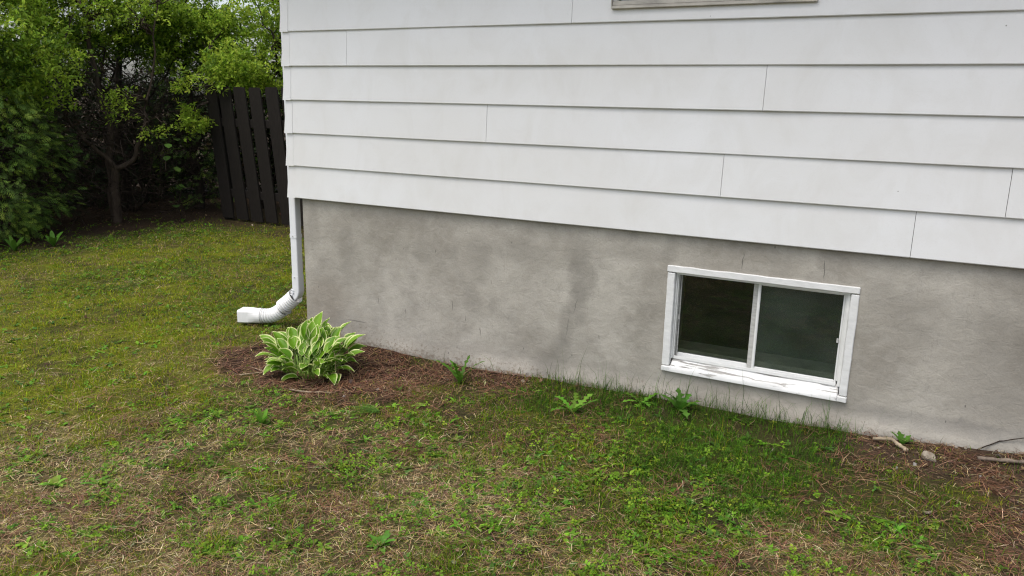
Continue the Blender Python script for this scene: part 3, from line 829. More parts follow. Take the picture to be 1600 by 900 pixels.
h = (.018 + .024 * R.random(n)) * (1 + .35 * tall) * (.45 + 1.1 * vn(x, y, .13, 8)); w = (.0016 + .0010 * R.random(n)) * (.6 + d / 4.2)
lawn = obj('lawn_grass', blades('lawn_grass', x, y, h, w, np.clip(R.normal(.85, .35, n), .1, 1.15), jitter(cg, n), M['grass']))
tag(lawn, 'short patchy green lawn grass in front of the house', 'grass', kind='stuff')

# ---- tall grass by the wall
def d_tall(x, y):
    mul, bare, tall, clo, tha, mos, hed = zones(x, y)
    edge = ss(-.16, -.03, y) * ss(1.75, 2.1, x) * ss(3.6, 3.4, x) * (.10 + 1.0 * ss(.42, .66, vn(x, y, .24, 51)))
    edge = edge + .10 * ss(-.10, -.03, y) * ss(1.1, 1.2, x) * ss(1.9, 1.8, x)
    return np.clip(tall * (1 - .85 * bare) * ss(.40, .62, fbm(x, y, .22, 52, 3)) * .55 + .65 * edge + .10 * bare * ss(.60, .70, vn(x, y, .15, 57)), 0, 1)
x, y, d = visible_pts(d_tall, .8, 4.6, -1.4, 0.0, 100000)
n = len(x); e = ss(-.14, -.02, y)
h = (.035 + .05 * R.random(n)) * (1 + 2.6 * e * R.random(n) ** 2); w = (.0016 + .0012 * R.random(n))
c = pick([(.07, .155, .014), (.05, .115, .014), (.11, .20, .018), (.04, .07, .014)], [4, 4, 2, 2 ], n)
tg = obj('tall_grass', blades('tall_grass', x, y, h, w, np.clip(R.normal(.6, .35, n), .05, 1.1), jitter(c, n), M['grass']))
tag(tg, 'longer dark green grass along the foot of the wall', 'grass', kind='stuff')

# ---- dead thatch
def d_th(x, y):
    mul, bare, tall, clo, tha, mos, hed = zones(x, y)
    return np.clip(.14 + .75 * tha + .12 * bare - .5 * hed - .06 * mos * (x < 0) - .2 * tall + .25 * ss(.52, .68, fbm(x, y, .3, 63, 3)) * (x < .4), 0, 1)
x, y, d = visible_pts(d_th, n=640000)
n = len(x)
c = pick([(.52, .40, .21), (.39, .29, .15), (.24, .155, .09), (.62, .52, .33), (.29, .28, .055)], [4, 4, 2.2, 1.2, 3.5], n)
th = obj('dead_thatch', flats('dead_thatch', x, y, .018 + .042 * R.random(n) ** 1.5, (.0009 + .0009 * R.random(n)) * (.6 + d / 4.5), jitter(c, n), M['straw'], .014, .3))
tag(th, 'tan dead grass thatch matted into the lawn', 'dead grass', kind='stuff')

# ---- pine needles
def d_pn(x, y):
    mul, bare, tall, clo, tha, mos, hed = zones(x, y)
    p_ = ss(.52, .68, fbm(x, y, .28, 81, 3))
    return np.clip(.85 * mul + .6 * bare * p_ + .16 + .45 * p_ * (x > .2) - .7 * hed - .25 * tall - .12 * (x < -.2), 0, 1)
x, y, d = visible_pts(d_pn, n=520000)
n = len(x)
c = pick([(.14, .066, .038), (.21, .105, .06), (.095, .048, .03), (.29, .19, .115)], [4, 3, 3, 1.2], n)
pn = obj('pine_needles', flats('pine_needles', x, y, .06 + .06 * R.random(n), (.0013 + .0007 * R.random(n)) * (.6 + d / 4.5), jitter(c, n), M['needle'], .016, .3))
tag(pn, 'fallen reddish brown pine needles along the wall', 'pine needles', kind='stuff')

# ---- clover and small broad leaves
def leaflets(name, x, y, z, size, tilt, colr, mat, per=3):
    n = len(x); az0 = R.uniform(0, 2 * math.pi, n)
    V = np.empty((n, per, 4, 3), np.float32)
    nx_, ny_ = R.normal(0, tilt, n), R.normal(0, tilt, n)
    for k in range(per):
        a = az0 + k * 2 * math.pi / per + R.normal(0, .15, n)
        ca, sa = np.cos(a), np.sin(a)
        for i, (u, v) in enumerate(((.05, 0), (.62, -.42), (1.0, 0), (.62, .42))):
            px = (ca * u - sa * v) * size; py = (sa * u + ca * v) * size
            V[:, k, i, 0] = x + px; V[:, k, i, 1] = y + py; V[:, k, i, 2] = z + px * nx_ + py * ny_ + size * (.25 * u if i != 0 else 0) * R.uniform(-.3, 1, n)
    b = (np.arange(n * per) * 4)[:, None]
    return mesh_np(name, V.reshape(-1, 3), np.concatenate([b + [0, 1, 2], b + [0, 2, 3]], 1).reshape(-1, 3), None, np.repeat(colr, per * 4, 0), mat)
def d_cl(x, y):
    mul, bare, tall, clo, tha, mos, hed = zones(x, y)
    return np.clip(.05 + .95 * clo * ss(.36, .6, vn(x, y, .12, 88)) - .9 * mul - .8 * bare - .6 * hed - .25 * tha, 0, 1)
x, y, d = visible_pts(d_cl, n=330000)
n = len(x); far = ss(4.5, 6, d)
c = pick([(.11, .22, .014), (.165, .27, .018), (.07, .15, .014), (.23, .30, .03)], [4, 3.5, 2.8, .8], n)
c = c * (1 - .25 * far[:, None])
cl = obj('clover_patch', leaflets('clover_patch', x, y, gh(x, y) + .008 + .022 * R.random(n), (.007 + .009 * R.random(n) ** 1.6) * (.75 + d / 12), .35, jitter(c, n), M['weed']))
tag(cl, 'low clover and small round leaves spread through the lawn', 'clover', kind='stuff')

# ---- small weed rosettes
def leaf_strip(L, W, segs=4, arch=.6, rise=.8, tooth=0.0, cup=.12):
    """verts (n,3) of a leaf along +x, its faces"""
    V, F = [], []
    ang = rise; p_ = np.array([0., 0, 0]); ts = np.linspace(0, 1, segs + 1)
    for i, t in enumerate(ts):
        wv_ = W * (math.sin(math.pi * (t * .86 + .07)) ** .8) * .5 if i < segs else .0006
        wl_ = wr_ = wv_
        if tooth and 0 < i < segs:
            wl_ *= (1 + tooth if i % 2 else 1 - tooth) * R.uniform(.6, 1.3); wr_ *= (1 + tooth if (i + (i // 4)) % 2 else 1 - tooth) * R.uniform(.6, 1.3)
        V += [p_ + (0, -wl_, cup * wl_), p_.copy(), p_ + (0, wr_, cup * wr_)]
        ang -= arch / segs * 1.0
        p_ = p_ + np.array([math.cos(ang), 0, math.sin(ang)]) * L / segs
    for i in range(segs):
        a = i * 3
        F += [(a, a + 3, a + 4, a + 1), (a + 1, a + 4, a + 5, a + 2)]
    return np.array(V), F
def rosettes(name, x, y, d, lo, hi, colr, mat, nl=6):
    B = Bag(); tmpl = [leaf_strip(1, .30, 3, 1.1, .9, 0), leaf_strip(1, .42, 3, .9, .6, 0), leaf_strip(1, .26, 3, 1.3, 1.2, .35)]
    z = gh(x, y)
    for i in range(len(x)):
        for k in range(R.integers(4, nl + 2)):
            V, F = tmpl[R.integers(3)]; a = R.uniform(0, 6.283); s = R.uniform(lo, hi)
            ca, sa = math.cos(a), math.sin(a)
            W = V * s; W = np.stack([W[:, 0] * ca - W[:, 1] * sa + x[i], W[:, 0] * sa + W[:, 1] * ca + y[i], W[:, 2] + z[i]], -1)
            B.add(W, F, (), colr[i] * R.uniform(.75, 1.25))
    return B.mesh(name, mat)
def d_we(x, y):
    mul, bare, tall, clo, tha, mos, hed = zones(x, y)
    return np.clip((.35 + .65 * clo) * ss(.3, .6, vn(x, y, .16, 77)) - .95 * mul - .9 * bare - .8 * hed, 0, 1)
x, y, d = visible_pts(d_we, n=30000)
n = len(x); c = jitter(pick([(.10, .23, .018), (.15, .28, .022), (.075, .16, .028)], [3, 2, 2], n), n, .15)
we = obj('lawn_weeds', rosettes('lawn_weeds', x, y, d, .018, .052, c, M['weed']))
tag(we, 'small broadleaf weed rosettes dotted through the lawn', 'weeds', kind='stuff')

# ---- leaf litter under the hedge and on bare soil
def d_li(x, y):
    mul, bare, tall, clo, tha, mos, hed = zones(x, y)
    return np.clip(.9 * hed + .20 * bare + .05 * mul + .012, 0, 1)
x, y, d = visible_pts(d_li, -7.5, 5, -3.4, 4.5, 60000)
n = len(x); c = jitter(pick([(.11, .065, .038), (.17, .11, .065), (.07, .045, .03), (.30, .23, .16)], [4, 3, 4, .8], n), n)
li = obj('leaf_litter', leaflets('leaf_litter', x, y, gh(x, y) + .006 + .012 * R.random(n), .010 + .022 * R.random(n), .45, c, M['dryleaf'], 1))
tag(li, 'brown leaf litter under the hedge and on bare soil', 'leaf litter', kind='stuff')
# tiny soil crumbs and stones on the bare patch
def d_cr(x, y):
    mul, bare, tall, clo, tha, mos, hed = zones(x, y)
    return np.clip(bare + .25 * mul, 0, 1)
x, y, d = visible_pts(d_cr, -.2, 4.9, -1.6, .0, 16000)
B = Bag(); z = gh(x, y)
cub = np.array([(a, b, c_) for a in (-1, 1) for b in (-1, 1) for c_ in (-1, 1)], float) * .5
CQ = [(0, 1, 3, 2), (4, 6, 7, 5), (0, 4, 5, 1), (2, 3, 7, 6), (0, 2, 6, 4), (1, 5, 7, 3)]
for i in range(len(x)):
    s = .003 + .009 * R.random() ** 3
    g = R.uniform(.6, 1.5)
    B.add((cub + R.normal(0, .16, (8, 3))) * s * R.uniform(.6, 1.3, 3) + (x[i], y[i], z[i] + s * .25), CQ, (), np.array((.11, .075, .052)) * g if R.random() < .93 else np.array((.38, .36, .33)))
cr = obj('soil_crumbs', B.mesh('soil_crumbs', M['dryleaf']))
tag(cr, 'crumbs of brown soil and grit on bare ground', 'soil', kind='stuff')

# ------------------------------------------------------------------ hosta
def hosta_leaf(L, W, pet, bend, cup, wavy, twist):
    """petiole from the origin, rising along +x/z, then the blade"""
    nu, nv = 9, 4
    V, Cc, Q = [], [], []
    ang = rad(78); p_ = np.zeros(3); pts = []
    ns = 5
    for i in range(ns):
        pts.append((p_.copy(), ang)); ang -= bend * .35 / ns; p_ = p_ + np.array([math.cos(ang), 0, math.sin(ang)]) * pet / ns
    for i, (q_, a) in enumerate(pts):
        w_ = .006 - .0006 * i
        for s in (-1, 0, 1):
            V.append(q_ + np.array([-math.sin(a) * (.004 if s == 0 else 0), s * w_, math.cos(a) * (.004 if s == 0 else 0)])); Cc.append((0, .8, 0))
    for i in range(ns - 1):
        for s in (0, 1): Q.append((i * 3 + s, i * 3 + s + 1, (i + 1) * 3 + s + 1, (i + 1) * 3 + s))
    base = len(V); rows = []
    for i in range(nu + 1):
        t = i / nu
        hw = W * .5 * (math.sin(math.pi * min(1, t ** .82)) ** .72) * (1 - .45 * t ** 4) if 0 < i < nu else .0015
        a = ang; nrm = np.array([-math.sin(a), 0, math.cos(a)])
        for j in range(-nv, nv + 1):
            v = j / nv
            lift = cup * hw * (abs(v) ** 1.6) + wavy * math.sin(t * 9 + v * 2.2) * abs(v) ** 2 * hw * (1 if j > 0 else -.8)
            pt = p_ + np.array([0, v * hw, 0]) + nrm * lift + np.array([0, 0, -twist * v * hw * t])
            V.append(pt)
            ed = max(abs(v), 0 if t < .55 else (t - .55) / .45 * .97, .9 * (1 - t / .07) if t < .07 else 0)
            Cc.append((ed, 0, 0))
        ang -= bend / nu; p_ = p_ + np.array([math.cos(ang), 0, math.sin(ang)]) * L / nu
    m_ = 2 * nv + 1
    for i in range(nu):
        for j in range(m_ - 1):
            a = base + i * m_ + j; Q.append((a, a + m_, a + m_ + 1, a + 1))
    return mesh_np('leaf', V, None, Q, np.array(Cc), M['hosta'], True)
hz0 = float(gh(HOSTA[0], HOSTA[1]))
hosta = empty('hosta', (HOSTA[0], HOSTA[1], hz0))
tag(hosta, 'leafy green hosta with cream leaf edges near the wall corner', 'hosta')
variants = {}
for key, L, W, pet, bend in (('up', .110, .070, .180, .22), ('mid', .114, .074, .160, .55), ('low', .118, .074, .110, .85), ('out', .110, .066, .060, 1.4)):
    variants[key] = [hosta_leaf(L * R.uniform(.85, 1.1), W * R.uniform(.85, 1.12), pet * R.uniform(.36, 1.35), bend * R.uniform(.8, 1.2), R.uniform(.25, .55), R.uniform(.05, .16), R.uniform(-.4, .4)) for _ in range(8)]
NL = 255
for i in range(NL):
    rr = math.sqrt((i + .5) / NL); a = i * 2.39996 + R.normal(0, .25)
    key = 'up' if rr < .50 else 'mid' if rr < .82 else 'low' if rr < .965 else 'out'
    o = obj('leaf', variants[key][R.integers(8)], hosta)
    px, py = math.cos(a) * rr * .150 + R.normal(0, .012), math.sin(a) * rr * .130 + R.normal(0, .010)
    o.location = (px, py, -.005)
    # inner leaves turn their upper face to the open, lighter side of the yard
    kf = ss(.55, .98, rr)
    vx, vy = (1 - kf) * -.35 + kf * px / .16 * 1.5, (1 - kf) * .9 + kf * py / .13 * 1.5
    az = math.atan2(vy, vx) + R.normal(0, .5 - .15 * kf)
    tilt = .08 + rr * .16 + R.normal(0, .10)
    s = R.uniform(.66, 1.10)
    o.rotation_euler = (Matrix.Rotation(az, 3, 'Z') @ Matrix.Rotation(tilt, 3, 'Y') @ Matrix.Rotation(R.normal(0, .35), 3, 'Z') @ Matrix.Rotation(R.normal(0, .08), 3, 'X')).to_euler()
    o.scale = (s, s, s)
for k in range(3):
    a = (.16 + .03 * k, .05 - .05 * k)
    V, Q, T = tube([(a[0], a[1], 0), (a[0] + .01, a[1], .14), (a[0] + .02 - .02 * k, a[1] + .01, .27 - .04 * k)], [.0028, .0022, .0012], 5)
    obj('dry_stalk', mesh_np('dry_stalk', V, T, Q, np.tile((.36, .28, .16), (len(V), 1)), M['straw']), hosta)

# ------------------------------------------------------------------ single weeds near the wall
def weed(name, x, y, label, cat, n, L, W, tooth, rise, arch, colr, segs=9, spread=6.283, az0=0.0, group=None, upright=0):
    z = float(gh(x, y)); e_ = empty(name, (x, y, z)); tag(e_, label, cat, group)
    for k in range(n):
        l = L * R.uniform(.65, 1.1)
        V, F = leaf_strip(l, W * R.uniform(.8, 1.15), segs, arch * R.uniform(.7, 1.3), rise + R.normal(0, .15), tooth, .25)
        V[:, 2] -= .003
        a = az0 + spread * k / n + R.normal(0, .25); ca, sa = math.cos(a), math.sin(a)
        V = np.stack([V[:, 0] * ca - V[:, 1] * sa, V[:, 0] * sa + V[:, 1] * ca, V[:, 2]], -1)
        obj('leaf', mesh_np('leaf', V, None, F, np.tile(jitter(colr, 1, .12)[0], (len(V), 1)), M['weed'], True), e_)
    return e_
GR = (.11, .25, .025); DG = (.08, .19, .022); YG = (.20, .34, .04)
weed('dandelion', 1.40, -.26, 'upright jagged dandelion between hosta and wall stain', 'dandelion', 8, .20, .026, .62, 1.25, .8, DG, 13)
weed('dandelion', 2.13, -.36, 'flat dandelion with spread toothed leaves before the grassy wall edge', 'dandelion', 7, .18, .028, .6, 1.0, .9, GR, 13)
weed('dandelion', 2.60, -.085, 'bushy dark dandelion just left of the window corner', 'dandelion', 8, .18, .036, .45, 1.2, 1.1, DG, 11)
weed('dandelion', 2.40, -.09, 'low pale dandelion left of the bushy dark one', 'dandelion', 6, .13, .028, .5, .8, .9, GR, 11)
weed('seedling', 1.395, -.66, 'pale green two leaved seedling right of the hosta mulch', 'seedling', 7, .055, .024, 0, 1.1, 1.1, YG, 6)
weed('seedling', 1.18, -.52, 'tiny green seedling at the right edge of the hosta mulch', 'seedling', 4, .045, .018, 0, 1.2, .7, GR, 6)
weed('weed', 3.61, -.045, 'upright lone green weed right of the basement window', 'weed', 6, .085, .024, .3, 1.2, .8, DG, 8)
weed('seedling', .63, -2.09, 'yellow green sprout in straw at the far lower left', 'seedling', 10, .070, .024, 0, 1.1, 1.0, YG, 6)
weed('weed', .80, -2.02, 'greyer broadleaf weed right of the yellow green sprout', 'weed', 9, .065, .020, .2, .9, .9, GR, 7)
weed('weed', 2.02, -1.80, 'broad dark weed clump near the bottom edge left of centre', 'weed', 12, .075, .022, .1, 1.0, .9, DG, 7)
weed('plantain', .92, -1.26, 'narrow upright plantain tuft below the hosta', 'plantain', 9, .10, .022, 0, 1.35, .5, GR, 7)
weed('weed', 3.42, -.80, 'low yellow green weed in grass in front of the window', 'weed', 9, .055, .020, 0, .9, 1.0, (.17, .28, .03), 6)
for (x, y, lb) in ((-4.25, .62, 'tall broad leaf weed at the hedge foot, left frame edge'), (-4.20, .98, 'second broad leaf weed at the hedge foot')):
    weed('weed', x, y, lb, 'weed', 8, .18, .045, 0, 1.25, .8, DG, 7)
weed('vine_shoot', -4.55, 2.85, 'leafy green vine shoot beside the first fence board', 'vine', 1, .1, .05, 0, 1.2, .8, GR, 6)
# green pine sprig
z = float(gh(1.20, -.87)); B = Bag()
for k in range(34):
    a = rad(200) + R.normal(0, .42); L = R.uniform(.10, .19); s = np.array([.06, .03, .006 + R.uniform(0, .014)])
    e_ = s + np.array([math.cos(a) * L, math.sin(a) * L, R.uniform(-.004, .012)])
    V, Q, T = tube([s, (s + e_) / 2 + (0, 0, .012), e_], [.0012, .0012, .0004], 3); B.add(V, Q, T, jitter((.17, .31, .06), 1)[0])
o = obj('pine_sprig', B.mesh('pine_sprig', M['weed']), None, (1.22, -.86, z)); tag(o, 'green pine needle sprig lying below the hosta mulch', 'pine sprig')

# ------------------------------------------------------------------ stones, bark, twigs, fallen leaves
def stone(x, y, s, label, mat='rock', name='stone', squash=.6, seed=0, cat='stone'):
    rg = np.random.default_rng(50 + seed)
    bm = bmesh.new()
    for k in range(15):
        d_ = rg.normal(0, 1, 3); d_ /= np.linalg.norm(d_); d_ *= rg.uniform(.75, 1.05)
        bm.verts.new((d_[0] * s, d_[1] * s * .75, d_[2] * s * squash))
    bmesh.ops.convex_hull(bm, input=list(bm.verts))
    bmesh.ops.delete(bm, geom=[v for v in bm.verts if not v.link_faces], context='VERTS')
    bmesh.ops.bevel(bm, geom=list(bm.edges), offset=s * .07, segments=2, affect='EDGES')
    me = bpy.data.meshes.new(name); bm.to_mesh(me); bm.free(); me.materials.append(M[mat])
    o = obj(name, me, None, (x, y, float(gh(x, y)) + s * squash * .22)); o.rotation_euler = (.1, .05, seed * 1.3)
    return tag(o, label, cat)
stone(3.72, -.15, .052, 'pale angular stone on bare soil near the right edge', seed=1)
stone(1.70, -.07, .022, 'small white stone at the wall foot under the stain', seed=2)
stone(4.0, .005, .018, 'white pebble against the wall at the right edge', seed=3)
stone(3.86, -.0, .014, 'tiny white pebble at the wall foot right of the stone', seed=4)
stone(2.30, -1.76, .014, 'tiny tan pebble at the bottom edge near the centre', seed=5)
def stick(name, pts, r0, r1, label, cat, mat='driftwood', n=7, flat=1.0):
    pts = np.array(pts, float); c0 = pts[0].copy(); c0[2] = float(gh(c0[0], c0[1]))
    P = pts.copy(); P[:, 2] += gh(P[:, 0], P[:, 1]); 
    s = np.linspace(0, len(P) - 1, len(P) * 4); P = np.stack([np.interp(s, np.arange(len(P)), P[:, i]) for i in range(3)], -1)
    P[1:-1] += R.normal(0, r0 * .22, (len(P) - 2, 3))
    rr = np.linspace(r0, r1, len(P)) * R.uniform(.8, 1.2, len(P))
    V, Q, T = tube(P - c0, rr, n)
    return tag(obj(name, mesh_np(name, V, T, Q, None, M[mat], True), None, c0), label, cat)
stick('bark_piece', [(3.49, -.07, .02), (3.56, -.075, .034), (3.60, -.10, .022), (3.63, -.135, .010)], .007, .010, 'curled pale bark piece left of the angular stone', 'bark')
stick('stick', [(3.90, -.10, .014), (4.05, -.08, .016), (4.3, -.03, .016)], .008, .009, 'grey stick on bare soil at the right edge', 'stick', 'greystick')
stick('twig', [(3.90, -.01, .005), (3.98, .012, .045), (4.06, .012, .07), (4.2, .005, .12)], .0026, .0018, 'thin dark twig leaning on the wall at the right edge', 'twig', 'twig')
stick('twig', [(.27, -.79, .012), (.36, -.68, .014), (.21, -.66, .014)], .0028, .002, 'bent pale twig on mulch left of the hosta', 'twig')
stick('twig', [(.68, -.83, .012), (.80, -.80, .016), (.92, -.76, .012)], .004, .0025, 'straight pale twig on mulch in front of the hosta', 'twig')
stick('twig', [(3.08, -.83, .012), (3.14, -.80, .02), (3.22, -.78, .012)], .007, .005, 'short brown stick in clover below the window', 'stick', 'twig')
def dry_leaf(x, y, s, colr, label, seed):
    nu, nv = 7, 6; V = []
    for i in range(nu + 1):
        t = i / nu; hw = math.sin(math.pi * min(1, t ** .8 * .98 + .01)) * .36 * (1 + .12 * math.sin(i * 2.6 + seed))
        for j in range(nv + 1):
            v = j / nv * 2 - 1
            V.append(((t - .5) * s, v * hw * s, s * (.26 * v * v * math.cos(t * 3 + seed) + .3 * (t - .4) ** 2 + .10 * math.sin(t * 7 + v * 4 + seed)) + .004))
    Q = [(i * (nv + 1) + j, (i + 1) * (nv + 1) + j, (i + 1) * (nv + 1) + j + 1, i * (nv + 1) + j + 1) for i in range(nu) for j in range(nv)]
    o = obj('dry_leaf', mesh_np('dry_leaf', V, None, Q, np.tile(colr, (len(V), 1)), M['dryleaf'], True), None, (x, y, float(gh(x, y)) + .006))
    o.rotation_euler = (R.normal(0, .3), R.normal(0, .3), seed * 1.9); o.scale = (.8, .8, .8)
    tag(o, label, 'dry leaf')
TAN, GRY, ORG = (.34, .25, .16), (.24, .20, .16), (.36, .20, .115)
for x, y, s, c_, lb in ((2.69, -1.56, .045, ORG, 'orange tan dry leaf at the bottom edge below the clover'), (2.28, -1.70, .04, TAN, 'folded tan dry leaf at the bottom edge left of centre'), (2.74, -1.53, .035, GRY, 'grey curled leaf beside the orange tan leaf'),
                        (3.98, -.05, .05, GRY, 'curled grey leaf on soil behind the grey stick'), (4.02, -.20, .06, TAN, 'tan leaf scrap in front of the grey stick'), (3.10, -.33, .04, GRY, 'grey leaf in long grass below the window'),
                        (1.62, -.15, .035, GRY, 'grey curled leaf left of the white stone at the wall'), (3.02, -.82, .035, GRY, 'grey leaf standing in clover left of the short stick'), (2.86, -.62, .045, (.22, .16, .12), 'brown crumpled leaf in the clover patch'),
                        (1.62, -1.92, .03, (.55, .40, .34), 'pinkish leaf scrap in straw at the lower left'), (3.72, -.62, .05, GRY, 'grey leaf on needles at the right edge'), (3.28, -1.0, .035, TAN, 'tan leaf scrap in grass at the bottom right'),
                        (2.52, -.12, .035, GRY, 'grey leaf between the two dandelions by the window')):
    dry_leaf(x, y, s, c_, lb, R.uniform(0, 9))

# ------------------------------------------------------------------ trees and hedge
def limb(B, p0, p1, r0, r1, sag=.0, wig=.06, n=5, segs=6, c=(1, 1, 1)):
    p0, p1 = np.array(p0, float), np.array(p1, float); L = np.linalg.norm(p1 - p0)
    t = np.linspace(0, 1, segs + 1)[:, None]
    P = p0 + (p1 - p0) * t; P[:, 2] += sag * L * (4 * t * (1 - t))[:, 0]
    P[1:-1] += R.normal(0, wig * L / segs, (segs - 1, 3))
    V, Q, T = tube(P, np.linspace(r0, r1, segs + 1), n, False); B.add(V, Q, T, c)
    return P

def leaf_cloud(name, cen, size, cols, probs, mat, per_twig, aspect=.5, droop=0.0, twl=.16, up=.0):
    """leaves set along short twigs that start at the cluster centres"""
    m = len(cen); n = m * per_twig
    d = R.normal(0, 1, (m, 3)); d[:, 2] = d[:, 2] * .6 + up - droop; d /= np.linalg.norm(d, axis=1)[:, None]
    t = R.uniform(0, 1, (m, per_twig))
    P = (cen[:, None, :] + d[:, None, :] * t[..., None] * twl + R.normal(0, .018, (m, per_twig, 3))).reshape(-1, 3)
    a = np.repeat(d, per_twig, 0) * .5 + R.normal(0, .6, (n, 3)); a[:, 2] -= droop; a /= np.linalg.norm(a, axis=1)[:, None]
    b = np.cross(a, np.array([0, 0, 1.]) + R.normal(0, .35, (n, 3))); b /= np.linalg.norm(b, axis=1)[:, None] + 1e-6
    nn = np.cross(b, a)
    s = (size * R.uniform(.6, 1.3, n))[:, None]
    V = np.stack([P, P + a * s * .5 + b * s * aspect * .5 + nn * s * .08, P + a * s, P + a * s * .5 - b * s * aspect * .5 + nn * s * .08], 1)
    cb = pick(cols, probs, m); c = jitter(np.repeat(cb, per_twig, 0), n, .16, .05)
    k = (np.arange(n) * 4)[:, None]
    return mesh_np(name, V.reshape(-1, 3), np.concatenate([k + [0, 1, 2], k + [0, 2, 3]], 1).reshape(-1, 3), None, np.repeat(c, 4, 0), mat)

def crown_pts(n, cen, r, shell=.55, seed=0, gap=.42, gs=.45):
    """cluster centres in an uneven ellipsoid, more towards the outside, with gaps"""
    out = []
    cen, r = np.array(cen), np.array(r)
    while len(out) < n:
        d = R.normal(0, 1, (n, 3)); d /= np.linalg.norm(d, axis=1)[:, None]
        rr = shell + (1 - shell) * R.random(n) ** .7
        lump_ = .75 + .5 * vn(d[:, 0] * 2 + d[:, 2], d[:, 1] * 2 - d[:, 2], .7, 300 + seed)
        P = cen + d * r * (rr * lump_)[:, None]
        g = .5 * vn(P[:, 0] + P[:, 2] * .5, P[:, 1] + P[:, 2] * .6, gs, 320 + seed) + .5 * vn(P[:, 0] - P[:, 1], P[:, 2], gs, 330 + seed)
        k = (g > gap) & (P[:, 2] > .06)
        out += list(P[k])
    return np.array(out[:n])

def deciduous(name, base, label, crowns, n, size, cols, probs, trunk_r, group, forks=4, per=14, gap=.42, limbs=90, seed=0):
    base = np.array(base, float); e_ = empty(name, base); tag(e_, label, 'tree' if 'tree' in name else 'shrub', group)
    tot = sum(c[2] for c in crowns)
    cen = np.concatenate([crown_pts(int(n * c[2] / tot), c[0], c[1], .35, seed + i, gap) for i, c in enumerate(crowns)])
    B = Bag(); tops = []
    for f in range(forks):
        cc = np.array(crowns[f % len(crowns)][0]); rr = np.array(crowns[f % len(crowns)][1])
        tip = cc + R.normal(0, .38, 3) * rr
        b0 = base + np.array([R.normal(0, .05), R.normal(0, .05), -.05])
        tops.append(limb(B, b0, tip, trunk_r * R.uniform(.6, 1), trunk_r * .2, .06, .25, 7, 9))
    S = np.concatenate([t[3:] for t in tops])
    for k in R.choice(len(cen), min(limbs, len(cen)), False):
        j = np.argmin(np.linalg.norm(S - cen[k], axis=1) + .3 * np.maximum(0, S[:, 2] - cen[k][2]))
        limb(B, S[j], cen[k], .013, .004, .05, .3, 4, 5)
    tr = obj('trunk', mesh_shift(B, base, 'trunk', M['bark']), e_)
    me = leaf_cloud('crown', cen - base, size, cols, probs, M['leaf'], per)
    obj('crown', me, e_)
    return e_
def mesh_shift(B, base, name, mat):
    B.V = [v - base for v in B.V]
    return B.mesh(name, mat, True)

YGC = [(.33, .46, .05), (.26, .39, .04), (.42, .55, .07), (.15, .25, .035)]
DKC = [(.08, .15, .014), (.05, .10, .012), (.12, .21, .018)]

def cedar(base, h, r, label, n, seed, cols, probs, lean=(0, 0), bare_in=.45, spray=.105, name='cedar_tree', zmin=.1):
    base = np.array(base, float); e_ = empty(name, base); tag(e_, label, 'cedar', 'cedars of the hedge')
    B = Bag(); P = limb(B, base - (0, 0, .05), base + (lean[0], lean[1], h * .97), .075, .01, 0, .12, 8, 10)
    # sprays: flat fans hanging outward
    z = zmin + (h - zmin) * R.random(n * 3) ** 1.15; a = R.uniform(0, 2 * math.pi, n * 3)
    prof = np.sin(np.clip(z / h, 0, 1) ** .75 * math.pi * .93 + .16) ** .6
    rr = r * prof * (bare_in + (1 - bare_in) * R.random(n * 3) ** .6) * (.7 + .6 * vn(a * 1.3 + seed, z * 1.6, .55, 400 + seed))
    g = vn(a * 1.5 * r + seed * 7, z, .30, 410 + seed)
    k = np.where(g > .36)[0][:n]
    z, a, rr = z[k], a[k], rr[k]; n = len(k)
    cx_ = lean[0] * z / h; cy_ = lean[1] * z / h
    P = np.stack([cx_ + np.cos(a) * rr, cy_ + np.sin(a) * rr, z], -1)
    for i in R.choice(n, min(n, 130), False):
        zz = max(.1, P[i][2] - .25 * rr[i]); limb(B, base + (lean[0] * zz / h, lean[1] * zz / h, zz), base + P[i], .010, .003, .04, .3, 4, 4)
    obj('trunk', mesh_shift(B, base, 'trunk', M['bark']), e_)
    # spray template: midrib with side branchlets
    tm = []
    for (u, ang, L) in ((0, 0, 1.0), (.18, .75, .42), (.18, -.75, .42), (.36, .65, .42), (.36, -.65, .42), (.54, .55, .34), (.54, -.55, .34), (.7, .5, .24), (.7, -.5, .24)):
        w_ = .042
        d_ = np.array([math.cos(ang), math.sin(ang)]); pn_ = np.array([-d_[1], d_[0]]); o_ = np.array([u, 0])
        tm.append([o_ - pn_ * w_ * .5, o_ + d_ * L * .6 - pn_ * w_ * .6, o_ + d_ * L, o_ + d_ * L * .6 + pn_ * w_ * .6])
    tm = np.array(tm).reshape(-1, 2); kt = len(tm)
    out = np.stack([np.cos(a), np.sin(a), -.25 + R.normal(0, .35, n)], -1) + R.normal(0, .35, (n, 3)); out /= np.linalg.norm(out, axis=1)[:, None]
    sd_ = np.cross(out, np.array([0, 0, 1.]) + R.normal(0, .5, (n, 3))); sd_ /= np.linalg.norm(sd_, axis=1)[:, None]
    s = spray * R.uniform(.65, 1.35, n)
    nn = np.cross(sd_, out)
    V = P[:, None, :] + (out[:, None, :] * tm[None, :, 0, None] + sd_[:, None, :] * tm[None, :, 1, None] - nn[:, None, :] * (tm[None, :, 0, None] ** 2) * .25) * s[:, None, None]
    q = (np.arange(n)[:, None, None] * kt + (np.arange(kt // 4) * 4)[None, :, None] + np.arange(4)[None, None, :]).reshape(-1, 4)
    c = jitter(pick(cols, probs, n), n, .18, .05)
    obj('crown', mesh_np('crown', V.reshape(-1, 3), None, q, np.repeat(c, kt, 0), M['cedar']), e_)
    return e_

